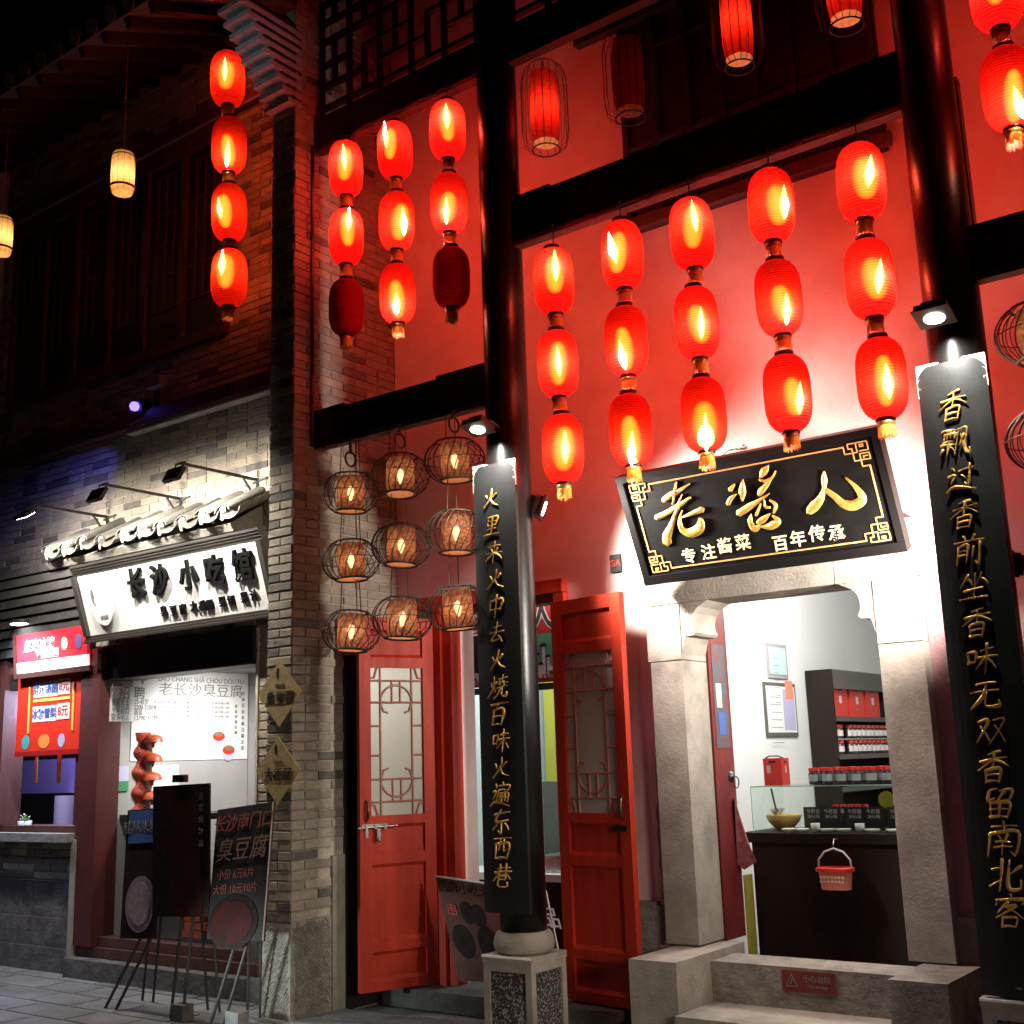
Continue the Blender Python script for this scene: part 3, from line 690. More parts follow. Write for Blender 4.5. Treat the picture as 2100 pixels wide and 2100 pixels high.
# step warning sign on the threshold
sw = thing('step_warning_sign', 'small dark red step warning sign fixed to the stone threshold', 'sign', (-2.87, YS-.13, .3))
x0, x1, z0, z1 = rectY(1602, 1986, 1715, 2042, YS-.14)
MB().box(x0, x1, YS-.138, YS-.131, z0, z1-.005).build('plate', 'darkred', sw)
text('小心台阶', (x0+(x1-x0)*.66, YS-.139, (z0+z1)/2+.012), (1, 0, 0), (0, 0, 1), .040, 'greyink', sw)
text('Mind the Step', (x0+(x1-x0)*.66, YS-.139, (z0+z1)/2-.025), (1, 0, 0), (0, 0, 1), .020, 'greyink', sw)
cx = x0+.055; cz = (z0+z1)/2
m = MB(); tri = [(-.032, -.028), (.032, -.028), (0, .032)]
for i in range(3): m.bar((cx+tri[i][0], YS-.1405, cz+tri[i][1]), (cx+tri[(i+1) % 3][0], YS-.1405, cz+tri[(i+1) % 3][1]), .006, .003)
m.bar((cx-.008, YS-.1405, cz-.02), (cx+.006, YS-.1405, cz+.012), .008, .003); m.build('warning_triangle', 'greyink', sw)

# ------------------------------------------------------------------ black plaque over the doorway
def frame2(o, ux, uy): return Vector(o), Vector(ux).normalized(), Vector(uy).normalized()
def onpl(px, py, o, ux, uy):
    n = ux.cross(uy); d = CF*FPX+CR*(px-1050)+CU*(1050-py); t = (o-CAM).dot(n)/d.dot(n); p = CAM+d*t-o; return p.dot(ux), p.dot(uy)
def loc3(o, ux, uy, a, b, h=0): return o+ux*a+uy*b+ux.cross(uy)*h
def fbox(mb, F, a0, a1, b0, b1, h0, h1):
    o, ux, uy = F; vs = [loc3(o, ux, uy, a, b, h) for h in (h0, h1) for a, b in ((a0, b0), (a1, b0), (a1, b1), (a0, b1))]
    return mb.add(vs, [(3,2,1,0),(4,5,6,7),(0,1,5,4),(1,2,6,5),(2,3,7,6),(3,0,4,7)])
PF = frame2((-2.875, 6.14, 2.905), (1, 0, 0), (0, -.28, .61)); PW, PH = .80, .335
pq = thing('name_plaque', 'large black plaque with three gold brush characters, tilted above the stone doorway', 'plaque', PF[0])
fbox(MB(), PF, -PW, PW, -PH, PH, -.05, 0).build('board', 'blackboard', pq)
m = MB()
for a in ((-PW-.012, PW+.012, PH-.03, PH+.012), (-PW-.012, PW+.012, -PH-.012, -PH+.045)): fbox(m, PF, *a, -.07, .014)
for a in ((-PW-.012, -PW+.03, -PH+.046, PH-.031), (PW-.03, PW+.012, -PH+.046, PH-.031)): fbox(m, PF, *a, -.07, .013)
m.build('frame', 'black', pq)
m = MB(); il, it, ib = PW-.075, PH-.065, PH-.075
for a in ((-il+.12, il-.12, it-.004, it+.004), (-il+.12, il-.12, -ib-.004, -ib+.004), (-il-.004, -il+.004, -ib+.12, it-.12), (il-.004, il+.004, -ib+.12, it-.12)): fbox(m, PF, *a, .0005, .004)
m.build('border_line', 'goldline', pq)
for sx in (-1, 1):
    for sy in (-1, 1):
        m = MB(); X0 = sx*il; Y0 = (it if sy > 0 else -ib)
        def seg(pts):
            for (a, b), (c, d) in zip(pts, pts[1:]):
                a, c = X0-sx*a, X0-sx*c; b, d = Y0-sy*b, Y0-sy*d
                fbox(m, PF, min(a, c)-.003, max(a, c)+.003, min(b, d)-.003, max(b, d)+.003, .0006+rnd.random()*.0003, .0045)
        seg([(.12, 0), (.12, .04), (.05, .04), (.05, -.012), (-.012, -.012), (-.012, .035), (.035, .035)])
        seg([(0, .12), (.04, .12), (.04, .05), (-.012, .05), (-.012, .085), (.075, .085), (.075, .015), (.095, .015), (.095, -.012), (.06, -.012)])
        seg([(.012, .012), (.012, -.0), (.03, -.0), (.03, .012), (.012, .012)]); seg([(.0, .065), (.022, .065), (.022, .075)])
        m.build('corner_fret', 'goldline', pq)
def pz(x, y, w, ox, s=5.682):
    a, b = onpl(ox+x/s, 870+y/s, *PF); return (a, b, w/s/345*1.03)
def strokes(data, ox, name):
    m = MB()
    for k, s_ in enumerate(data): brush(m, [pz(*p, ox) for p in s_], loc3(*PF, 0, 0, .0008+.0007*k), PF[1], PF[2], .013)
    m.build(name, 'gold', pq, smooth=True)
strokes([[(575,890,70),(650,830,78),(760,770,50),(880,690,12)],[(722,672,22),(705,780,36),(685,930,30)],[(790,815,14),(745,930,34),(700,1000,20)],
 [(490,1090,66),(620,1030,66),(740,950,56),(810,905,48),(885,848,22)],[(745,960,40),(710,1060,50),(665,1190,72),(615,1310,110),(620,1380,120)],
 [(800,1080,26),(900,1040,48),(1030,990,72)],[(795,1000,12),(765,1110,44),(790,1220,72),(890,1265,110),(1000,1210,110),(1015,1120,60),(990,1090,12)]], 1260, 'gold_character')
strokes([[(1400,700,26),(1350,765,60)],[(1420,815,14),(1355,870,52),(1325,930,50)],[(1500,640,10),(1492,780,84),(1495,895,14)],
 [(1800,478,12),(1745,550,84),(1700,620,22)],[(1690,640,14),(1760,660,42),(1840,620,26),(1882,545,18)],[(1860,580,12),(1800,680,36),(1720,770,72),(1690,820,50)],
 [(1812,802,10),(1700,880,40),(1560,970,76),(1450,1040,76)],[(1712,925,26),(1655,1060,36)],[(1750,870,14),(1762,955,36),(1820,965,26)],[(1820,880,24),(1885,940,46),(1862,1030,22)],
 [(1600,1040,12),(1590,1130,60),(1640,1215,76),(1705,1170,34)],[(1820,1038,14),(1735,1110,76),(1670,1142,36)],[(1850,1060,20),(1910,1125,76),(1820,1185,84),(1715,1185,24)]], 1260, 'gold_character')
strokes([[(738,550,16),(740,640,64),(735,760,40),(690,880,82),(620,960,110),(560,1020,80)],[(755,765,56),(860,840,74),(960,925,92),(1080,945,112),(1185,870,92),(1115,740,56),(985,615,10)]], 1560, 'gold_character')
for s_, pts in (('专注酱菜', [(1413,1142),(1453,1134),(1486,1121),(1523,1114)]), ('百年传承', [(1600,1116),(1636,1107),(1675,1096),(1715,1095)])):
    for c, (x, y) in zip(s_, pts):
        a, b = onpl(x, y, *PF); text(c, loc3(*PF, a, b, .0008), PF[1], PF[2], .098, 'palegold', pq, depth=.004, bold=.014, shear=.08)
tag(MB().box(*[v for v in (-4.095, -4.015, YW-.02, YW-.002, 2.745, 2.86)]).build('alarm_box', 'ink'), 'tiny black box lettered GA on the wall left of the plaque', 'alarm box')
ga = bpy.data.objects['alarm_box']; text('GA', (-4.055, YW-.021, 2.80), (1, 0, 0), (0, 0, 1), .062, 'brightred', ga)
lb_ = thing('plastic_vine', 'little green plastic sprig lying on top of the black plaque', 'sprig', (-2.85, 6.0, 3.22))
m = MB()
for i in range(16):
    a = rnd.uniform(0, 6.28); c = Vector((-2.86+rnd.uniform(-.06, .06), 5.99+rnd.uniform(-.02, .02), 3.235+rnd.uniform(0, .02))); d = Vector((math.cos(a), .3*math.sin(a), .35))*.03; e = Vector((0, 0, .008))
    m.add([c, c+d*.5+e, c+d, c+d*.5-e], [(0, 1, 2, 3)])
m.build('leaves', 'teal', lb_, kind='stuff'); MB().tube([(-2.98, 6.0, 3.225), (-2.92, 5.99, 3.25), (-2.80, 5.99, 3.235)], .003, 5).build('stem', 'green', lb_)

# ------------------------------------------------------------------ couplet boards
CH = {'火':'20,38 30,52;74,30 60,46;50,12 48,46 15,88;48,46 62,70 94,82','里':'25,15 28,50;25,15 76,12 70,48;27,32 72,30;28,50 70,47;50,14 49,86;28,68 74,64;12,90 92,85',
'来':'22,28 78,22;35,38 42,48;66,34 58,46;10,56 92,50;50,8 50,95;48,54 12,84;52,54 92,80','中':'18,32 24,66;18,32 82,26 74,60;24,64 76,60;50,6 50,98','去':'30,28 72,22;14,50 90,42;54,44 26,82 74,76;62,62 84,88;50,6 50,46',
'燒':'12,35 18,50;38,30 32,42;26,10 26,50 4,92;27,52 38,70;68,6 68,32;50,22 90,16;44,40 96,34;58,30 58,46;78,30 78,44;44,54 94,48;60,54 56,76 36,94;74,54 72,84 96,86 96,70',
'百':'10,16 94,8;50,14 40,34;26,38 28,92;26,38 76,34 72,92;28,62 72,60;28,90 72,88','味':'10,32 14,66;10,32 34,30 32,62;14,64 32,62;48,28 88,22;40,48 98,42;66,6 66,96;64,48 40,82;68,48 98,78',
'遍':'18,14 26,26;8,42 26,40 14,70;2,92 30,78 98,92;52,4 60,14;38,20 88,16 84,32;40,34 86,32;40,34 32,76;46,46 46,76;46,46 88,44 86,78;58,46 58,74;72,46 72,74;46,60 86,58',
'东':'14,24 88,16;46,6 24,50 86,44;54,46 54,92 42,84;32,62 14,84;72,58 92,80','西':'8,16 94,10;18,36 22,90;18,36 86,30 80,90;22,88 80,86;40,14 36,58;62,14 62,56 76,54',
'巷':'34,6 34,38;66,4 66,36;18,24 86,18;6,42 96,34;34,42 6,74;64,40 96,66;34,54 68,52 66,70;34,70 66,68;34,56 34,92 78,94 82,76',
'香':'68,6 32,16;12,34 90,24;50,12 50,54;46,32 8,60;54,30 96,50;30,60 32,96;30,60 72,56 70,94;32,76 70,73;32,94 70,91',
'飄':'8,14 48,12;12,24 12,40;12,24 46,22 46,38;24,14 24,38;34,14 34,38;14,48 42,46;6,58 50,56;28,58 28,94;16,68 6,84;38,66 48,80;58,14 52,92;58,14 82,12 82,70 98,90 98,72;64,30 78,66;78,30 62,66',
'过':'36,26 94,18;72,4 72,74 58,66;48,40 56,54;14,14 24,26;4,42 26,40 14,68;2,92 30,76 98,92','前':'30,6 38,18;68,4 58,18;6,26 94,18;20,38 16,94;20,38 46,36 46,90;22,54 44,52;22,68 44,66;64,38 64,72;86,28 86,94 74,86',
'坐':'28,12 8,52;28,28 44,46;72,10 56,46;72,26 94,44;50,8 50,88;22,64 80,58;6,92 96,86','无':'22,20 80,14;8,44 92,36;50,18 44,56 8,92;56,42 56,84 94,86 94,66',
'双':'8,22 42,18 6,86;16,36 46,82;54,20 90,16 50,90;60,34 98,86','留':'40,8 18,14 16,42 36,36;50,16 86,12 80,42 70,38;66,14 46,44;22,52 26,96;22,52 82,48 76,94;24,72 78,70;50,52 50,92;26,94 76,91',
'南':'16,18 86,12;50,2 50,32;14,36 10,96;14,36 90,30 88,94 76,86;36,42 42,52;64,40 58,52;28,60 74,57;26,74 76,71;50,54 50,94','北':'10,38 40,32;38,8 38,94;6,82 40,66;94,26 62,46;60,8 60,84 96,86 96,66',
'客':'50,2 54,14;10,22 12,38;10,22 92,16 84,34;44,26 18,56;36,38 72,33 12,72;38,40 94,70;32,70 34,96;32,70 74,68 70,94;34,94 70,92'}
def couplet(px, label, chars, ytop, ybot, xtop, xbot, zt, zb):
    yf = 5.560; W2 = .160
    t = thing('couplet_board', label, 'couplet board', (px, yf, zb), group='black and gold couplet boards on the pillars')
    m = MB(); N = 10; cut = .05
    def prof(z, w, x): return yf+.022*(x/W2)**2
    rows = [zb, zb+.3, zb+.6]+[zb+.6+(zt-cut-zb-.6)*i/8 for i in range(1, 9)]+[zt-cut*.6, zt-cut*.25, zt]
    vs = []; n = N+1
    for z in rows:
        w = W2
        if z > zt-cut: w = W2*(1-.32*((z-zt+cut)/cut)**1.5)
        for i in range(n):
            x = -w+2*w*i/N; vs.append((px+x, prof(z, w, x), z))
    fs = [(j*n+i, j*n+i+1, (j+1)*n+i+1, (j+1)*n+i) for j in range(len(rows)-1) for i in range(N)]
    q = len(vs); vs2 = [(a, 5.600 if abs(a-px) < .08 else 5.605, c) for a, b, c in vs]; vs += vs2
    fs += [tuple(reversed([q+i for i in f])) for f in fs]
    for j in range(len(rows)-1):
        fs += [(j*n, (j+1)*n, q+(j+1)*n, q+j*n), (j*n+N, q+j*n+N, q+(j+1)*n+N, (j+1)*n+N)]
    for i in range(N):
        L = len(rows)-1; fs += [(i, q+i, q+i+1, i+1), (L*n+i, L*n+i+1, q+L*n+i+1, q+L*n+i)]
    m.add(vs, fs).build('board', 'coupletboard', t)
    # pierced cream corner plates
    for s in (-1, 1):
        pl = MB().prism([(s*.163, -.13), (s*.163, .035), (s*.055, .035), (s*.062, .005), (s*.10, -.03), (s*.13, -.07)][::(1 if s > 0 else -1)][::-1][::-1], (px, yf+.034, zt-.02), (1, 0, 0), (0, 0, 1), .012)
        c = pl.build('corner_plate', 'cream', t)
        mm = MB()
        for (a, b, r_) in ((.135, .005, .016), (.143, -.045, .013), (.10, .012, .011), (.150, -.085, .008)):
            pts = [(px+s*(a+r_*(1-i/14)*math.cos(i*.55)), yf+.020, zt-.02+b+r_*(1-i/14)*math.sin(i*.55)) for i in range(11)]
            mm.tube(pts, .0022, 5)
        mm.build('scroll_cutout', 'greyink', c)
    for i, c in enumerate(chars):
        f = i/(len(chars)-1); z = at(xtop+(xbot-xtop)*f, ytop+(ybot-ytop)*f, Y=yf).z
        m = MB(); sz = .150+rnd.uniform(-.008, .008); hh = sz*.98; dx = rnd.uniform(-.008, .008)
        for k, s_ in enumerate(CH[c].split(';')):
            pt = [tuple(map(float, p.split(','))) for p in s_.split()]
            Q = []; L = len(pt)
            for j, (a, b) in enumerate(pt):
                a += rnd.uniform(-2, 2); b += rnd.uniform(-2, 2)
                w = (.9, 1.1, .55)[0 if j == 0 else (2 if j == L-1 else 1)]
                Q.append(((a-50)/100*sz*.95+.17*(50-b)/100*sz+dx, (50-b)/100*hh, w*.0118*(rnd.uniform(.6, 1.5))))
            if L == 2: a, b = Q; Q = [a, ((a[0]+b[0])/2+.002, (a[1]+b[1])/2+.003, a[2]*.8), b]
            brush(m, Q, (px, yf-.001-.0006*k, z), (1, 0, 0), (0, 0, 1), .008)
        m.build('gold_character', 'gold', t, smooth=True)
couplet(P1, 'long black couplet board on the left pillar, gold characters beginning with fire', '火里来火中去火燒百味火遍东西巷', 1022, 1795, 1012, 1035, 3.335, .72)
couplet(P2, 'long black couplet board on the right pillar, wider lit head under the bright lamp', '香飄过香前坐香味无双香留南北客', 832, 1868, 1952, 2082, 3.345, .50)

# ------------------------------------------------------------------ lamps
def picture_lamp(px, label):
    t = thing('spot_lamp', label, 'spot lamp', (px, 5.45, 3.52), group='spot lamps over the couplet boards')
    c = Vector((px, 5.40, 3.52)); M = Matrix.Translation(c) @ Matrix.Rotation(R(-18), 4, 'X')
    MB().box(-.075, .075, -.07, .06, 0, .035, M).build('housing', 'coat', t)
    MB().box(-.05, .05, -.045, .04, .0355, .065, M).build('heat_sink', 'coat', t)
    MB().box(-.085, .085, -.08, .07, -.006, -.0005, M).build('bezel', 'darksteel', t)
    m = MB(); m.prism([(.048*math.cos(a*math.pi/10), .040*math.sin(a*math.pi/10)) for a in range(20)], (0, 0, 0), (1, 0, 0), (0, 1, 0), .003)
    m.v = [M @ (v+Vector((0, 0, -.0105))) for v in m.v]; m.build('lens', 'lamp_white', t)
    MB().tube([(px, 5.44, 3.56), (px, 5.52, 3.60), (px, 5.61, 3.57)], .010, 6).build('bracket', 'coat', t)
    lamp('spot_lamp_light', M @ Vector((0, 0, -.02)), 130, (1, .96, .86), .03, 'SPOT', (px, 5.60, 2.9), 130, .8)
picture_lamp(P1+.03, 'black spot lamp above the left couplet board')
picture_lamp(P2+.005, 'black spot lamp above the right couplet board')
def flood(c, target, label, pw):
    c = Vector(c); t = thing('floodlight', label, 'floodlight', c, group='floodlights aimed at the plaque')
    q = (Vector(target)-c).to_track_quat('-Z', 'Y').to_matrix().to_4x4(); M = Matrix.Translation(c) @ q
    MB().box(-.075, .075, -.06, .06, .004, .05, M).build('housing', 'coat', t)
    MB().box(-.085, .085, -.07, .07, -.012, .003, M).build('bezel', 'darksteel', t)
    for i in range(6): MB().box(-.06+i*.022, -.052+i*.022, -.05, .05, .0505, .085, M).build('cooling_fin', 'coat', t)
    m = MB(); m.prism([(.05*math.cos(a*math.pi/10), .045*math.sin(a*math.pi/10)) for a in range(20)], (0, 0, 0), (1, 0, 0), (0, 1, 0), .003); m.v = [M @ (v+Vector((0, 0, -.0155))) for v in m.v]
    m.build('lens', 'lamp_white', t)
    lamp('floodlight_light', M @ Vector((0, 0, -.05)), pw, (1, .93, .84), .09, 'SPOT', target, 112, 1)
    return t
FA = at(1112, 1042, Y=5.86); fl = flood(FA, (-3.15, 6.50, 2.62), 'black floodlight on the left pillar shining right onto the plaque wall', 600)
MB().tube([FA+Vector((-.06, -.02, .07)), FA+Vector((-.12, -.06, .05)), (P1+.12, YP+.05, FA.z+.02)], .008, 6).build('arm', 'coat', fl)
FB = Vector((P2+.02, 6.00, 2.42)); fl = flood(FB, (-2.75, 6.50, 2.72), 'black floodlight tucked behind the right pillar', 600)
MB().tube([FB+Vector((.06, -.02, .04)), (P2+.03, YP+.11, 2.44)], .008, 6).build('arm', 'coat', fl)
# ------------------------------------------------------------------ paper lanterns
def lantern_proto():
    t = thing('paper_lantern', 'x', 'lantern', (0, 0, 0))
    m = MB(); N = 27; prof = []; hh = .205
    for i in range(2*N+1):
        z = -hh+2*hh*i/(2*N); u = abs(z)/(hh*1.04); r = .124*(1-u**3.4)**.42; r = max(r, .046)
        prof.append((r-(.0046 if i % 2 == 0 else 0), z))
    m.lathe(prof, 36); m.build('shade', 'redlantern', t, smooth=False, local=True)
    MB().lathe([(.046, .204), (.050, .206), (.050, .228), (.044, .230), (.040, .204)], 20).build('top_ring', 'ringblack', t, smooth=True, local=True)
    MB().lathe([(0, .2035), (.045, .2035)], 20).build('top_light_stop', 'ringblack', t, local=True)  # added to stop bare lamp light leaving through the top
    MB().lathe([(.046, -.204), (.049, -.206), (.049, -.219), (.040, -.222)], 20).build('bottom_ring', 'ringblack', t, smooth=True, local=True)
    MB().lathe([(.041, -.220), (.044, -.226), (.044, -.238), (.040, -.245)], 20).build('collar', 'ringgold', t, smooth=True, local=True)
    m = MB()
    for k in range(46):
        a = k*2*math.pi/46; r0 = .040; r1 = .043+rnd.uniform(-.003, .004); L = .058+rnd.uniform(-.012, .008); c, s = math.cos(a), math.sin(a)
        p = Vector((r0*c, r0*s, -.243)); q = Vector((r1*c, r1*s, -.243-L)); w = Vector((-s, c, 0))*.0032
        m.add([p-w, p+w, q+w, q-w], [(0, 1, 2, 3)])
    m.build('tassel', 'tassel', t, kind='stuff', local=True)
    m = MB(); m.lathe([(.0, .115), (.010, .08), (.021, .02), (.024, -.02), (.012, -.07), (0, -.095)], 10); b = m.build('bulb', 'bulb', t, smooth=True, local=True)
    m = MB(); m.lathe([(.056*math.sin(math.pi*k/16)**.8, -.130*math.cos(math.pi*k/16)) for k in range(17)], 20); m.build('bulb_glow_envelope', 'halo', t, smooth=True, local=True)  # glow shell added to imitate bulb light spread by the paper
    return t
LP = lantern_proto(); used = [False]
def lantern(x, y, z, label, group, on=True, a=0, dz=0, tow=.086, power=27, tilt=0, sc=1):
    """z is the middle of the shade"""
    if used[0]: o = dup(LP, (x, y, z), label)
    else: o = LP; used[0] = True; o.location = (x, y, z); o['label'] = label
    o['group'] = group; o.rotation_euler = (R(rnd.uniform(-1.5, 1.5)), R(rnd.uniform(-1.5, 1.5)), rnd.uniform(0, 6.28)); o.scale = (sc, sc, sc)
    if _cords: hang(_cords.pop(), o)
    off = Vector((.80, .60, 0))*a+Vector((.6, -.8, 0))*tow+Vector((0, 0, dz))
    for c in o.children:
        if c.name.startswith('bulb'):
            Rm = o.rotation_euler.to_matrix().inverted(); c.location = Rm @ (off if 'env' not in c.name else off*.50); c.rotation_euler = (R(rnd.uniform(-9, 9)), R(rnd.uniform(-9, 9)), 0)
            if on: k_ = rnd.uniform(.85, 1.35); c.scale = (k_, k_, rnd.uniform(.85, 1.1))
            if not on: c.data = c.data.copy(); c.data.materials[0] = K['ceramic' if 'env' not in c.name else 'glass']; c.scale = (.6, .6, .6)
    if on: lamp('lantern_light', Vector((x, y, z))+off, power, (1, .085, .42), .018)
    return o
PITCH = .531
G1 = 'red paper lanterns in the three strings left of the left pillar'; G2 = 'red paper lanterns in the five strings of the middle bay'; G3 = 'red paper lanterns in the four lantern string at the corner'; G4 = 'red paper lanterns at the right edge'
ordn = ['top', 'middle', 'bottom']
_cords = []
def hang(o, parent):
    o.parent = parent; o.matrix_parent_inverse = (Matrix.Translation(parent.location) @ parent.rotation_euler.to_matrix().to_4x4()).inverted()
def cord(x, y, z0, z1, label):
    _cords.append(MB().tube([(x, y, z0), (x+.003, y, (z0+z1)/2), (x, y, z1)], .004, 5).build('hanging_cord', 'wire'))
b1 = [(-5.615, 6.02, [(1, 0, .04), (1, .03, .09), (0, 0, 0)], 'left string beside the brick pier'),
      (-5.137, 5.99, [(1, -.055, .07), (1, .055, -.05), (1, 0, -.11)], 'centre string of the three left strings'),
      (-4.660, 5.97, [(1, 0, .05), (1, -.015, -.10), (0, 0, 0)], 'string nearest the left pillar on its left')]
for x, zt, L, nm in b1:
    cord(x, 5.65, 6.10, zt-.02, 'short dark cord holding the lantern '+nm)
    for i, (on, a, dz) in enumerate(L):
        lantern(x+rnd.uniform(-.005, .005), 5.65, zt-.232-i*PITCH, ('%s %s paper lantern of the %s' % ('lit red' if on else 'unlit dark red', ordn[i], nm)).replace('lit red', 'lit red'), G1, on, a, dz)
b2 = [(-3.838, 4.655, [(.01, .06), (0, -.02), (.01, -.02)], 'first string right of the left pillar'), (-3.350, 4.680, [(-.062, .0), (-.035, -.12), (-.01, -.14)], 'second string right of the left pillar'),
      (-2.890, 4.672, [(.005, .06), (.01, -.04), (-.01, -.13)], 'third string, at the centre of the middle bay'), (-2.400, 4.686, [(.05, -.03), (.015, -.10), (.04, -.06)], 'fourth string of the middle bay'),
      (-1.905, 4.655, [(.02, .01), (.02, -.03), (0, -.05)], 'string nearest the right pillar on its left')]
for x, zt, L, nm in b2:
    cord(x, 5.65, 4.80, zt-.02, 'short dark cord holding the lantern '+nm)
    for i, (a, dz) in enumerate(L):
        lantern(x+rnd.uniform(-.008, .008), 5.65, zt-.232-i*PITCH, 'lit red %s paper lantern of the %s' % (ordn[i], nm), G2, True, a, dz, sc=1)
q_ = at(467, 163, Y=5.62); cord(q_.x, 5.62, 7.05, q_.z+.24, '')
for i, (a, dz, n) in enumerate(((0, .02, 'topmost'), (.01, -.12, 'second'), (-.045, -.01, 'third'), (-.03, .07, 'lowest'))):
    q_ = at((467, 470, 470, 470)[i], (163, 299, 437, 571)[i], Y=5.62)
    lantern(q_.x, 5.62, q_.z, 'lit red %s paper lantern of the four lantern string in front of the corner building' % n, G3, True, a, dz, power=6, sc=1.12)
for i, (a, dz, on, n) in enumerate(((-.05, .02, 1, 'topmost red paper lantern at the upper right corner, cut by the frame'), (-.03, .02, 1, 'red paper lantern second from the top at the right edge'), (0, -.13, 1, 'lowest red paper lantern at the right edge, bulb glowing low'))):
    lantern(-1.145, 5.65, 5.72-i*PITCH-.0, n, G4, True, a, dz)
if 0: cord(-1.145, 5.65, 5.95, 7.2, 'dark cord of the lantern string at the right edge')

# wiring strung along the beams
for x0_, x1_, z_, lab in ((-4.15, -1.70, 4.78, 'thin black wiring looped under the beam of the middle bay'), (-5.95, -4.45, 6.085, 'thin black wiring looped under the upper beam of the left bay'), (-5.9, -4.45, 3.765, 'thin black wiring looped under the beam of the basket lanterns')):
    P_ = []; n_ = 40
    for i in range(n_+1):
        u = i/n_; P_.append((x0_+(x1_-x0_)*u, 5.675+.008*math.sin(i*1.3), z_-.018*abs(math.sin(u*math.pi*6))-.004*math.sin(i*2.1)))
    tag(MB().tube(P_, .0045, 5).build('wiring', 'wire'), lab, 'wiring')
# ------------------------------------------------------------------ wire basket lanterns
def basket_proto():
    t = thing('wire_basket_lantern', 'x', 'lantern', (0, 0, 0)); m = MB(); n = 22
    def cage(r):
        pts = []
        for i in range(11):
            a = -1.02+2.04*i/10; pts.append((.200*math.cos(a)**.9*.98, .128*math.sin(a)/math.sin(1.02)))
        return pts
    cp = cage(0)
    for k in range(n):
        a = 2*math.pi*k/n+.05; tw = .30
        m.tube([(r*math.cos(a+tw*(z/.15)), r*math.sin(a+tw*(z/.15)), z) for r, z in cp], .0034, 4, caps=False)
    rr = cp[0][0]
    m.build('wire_cage', 'wire', t, smooth=True, local=True)
    MB().torus((0, 0, .128), rr, .0065, 28, 6).build('top_hoop', 'wire', t, smooth=True, local=True)
    MB().torus((0, 0, -.128), rr, .0075, 28, 6).build('bottom_hoop', 'wire', t, smooth=True, local=True)
    MB().torus((0, 0, .0), .196, .003, 36, 5).build('waist_hoop', 'wire', t, smooth=True, local=True)
    MB().lathe([(.090, -.126), (.093, -.09), (.094, 0), (.093, .07), (.088, .112)], 28).build('shade', 'flowershade', t, smooth=True, local=True)
    MB().lathe([(.0, -.127), (.088, -.127)], 24).build('shade_base', 'silkend', t, local=True)
    MB().lathe([(.0, .05), (.018, .035), (.024, .0), (.014, -.03), (.008, -.05)], 12).build('bulb', 'bulb_s', t, smooth=True, local=True)
    return t
BP = basket_proto(); used2 = [False]
def basket(x, y, z, label, power, top, grp, col=(1, .66, .36)):
    power *= .5
    if used2[0]: o = dup(BP, (x, y, z), label)
    else: o = BP; used2[0] = True; o.location = (x, y, z); o['label'] = label
    o['group'] = grp; o.rotation_euler = (R(rnd.uniform(-4, 4)), R(rnd.uniform(-4, 4)), rnd.uniform(0, 6.28))
    lamp('basket_light', (x+.012, y-.02, z-.01), power, col, .02)
    m = MB(); rr = .105
    for k in range(3 if x < -5.5 else 2):
        if k: hang(m.build('hanging_rope', 'rope'), o); m = MB()
        a = k*2.4+.6+x; m.tube([(x+rr*.7*math.cos(a), y+rr*.7*math.sin(a), z+.13), (x+rr*.6*math.cos(a), y+rr*.6*math.sin(a), top)], .0038, 5)
    hang(m.build('hanging_rope', 'rope'), o)
    if top > 3.7: hang(MB().torus((x, y, z+.24), .05, .008, 14, 5, 'X').build('rope_loop', 'rope'), o); m = MB(); hang(m.tube([(x, y, z+.28), (x+.012, y-.01, 3.79)], .012, 6).build('hanging_rope', 'rope'), o)
GB = 'round wire basket lanterns hanging in three rows'
rows = [('top', 3.425), ('middle', 2.955), ('bottom', 2.475)]; cols = [('left', -5.635, -.03), ('centre', -5.175, .012), ('right', -4.705, .03)]
bc = {('top', 'left'): (1, .62, .28), ('bottom', 'left'): (1, .80, .66), ('bottom', 'centre'): (1, .82, .70)}
for rn, z in rows:
    for cn, x, dz in cols:
        top = 3.79 if rn == 'top' else z+dz+.47-.13
        basket(x, 5.70, z+dz, 'wire basket lantern with flowered shade, %s row, %s of three under the left beam' % (rn, cn), {'top': .8, 'middle': 1.0, 'bottom': 1.7}[rn], top, GB, bc.get((rn, cn), (1, .66, .36)))
basket(-1.16, 5.70, 3.43, 'wire basket lantern cut by the right edge, upper one', .8, 3.79, 'wire basket lanterns at the right edge')
basket(-1.17, 5.70, 2.92, 'wire basket lantern cut by the right edge, lower one', .8, 3.43-.155, 'wire basket lanterns at the right edge')

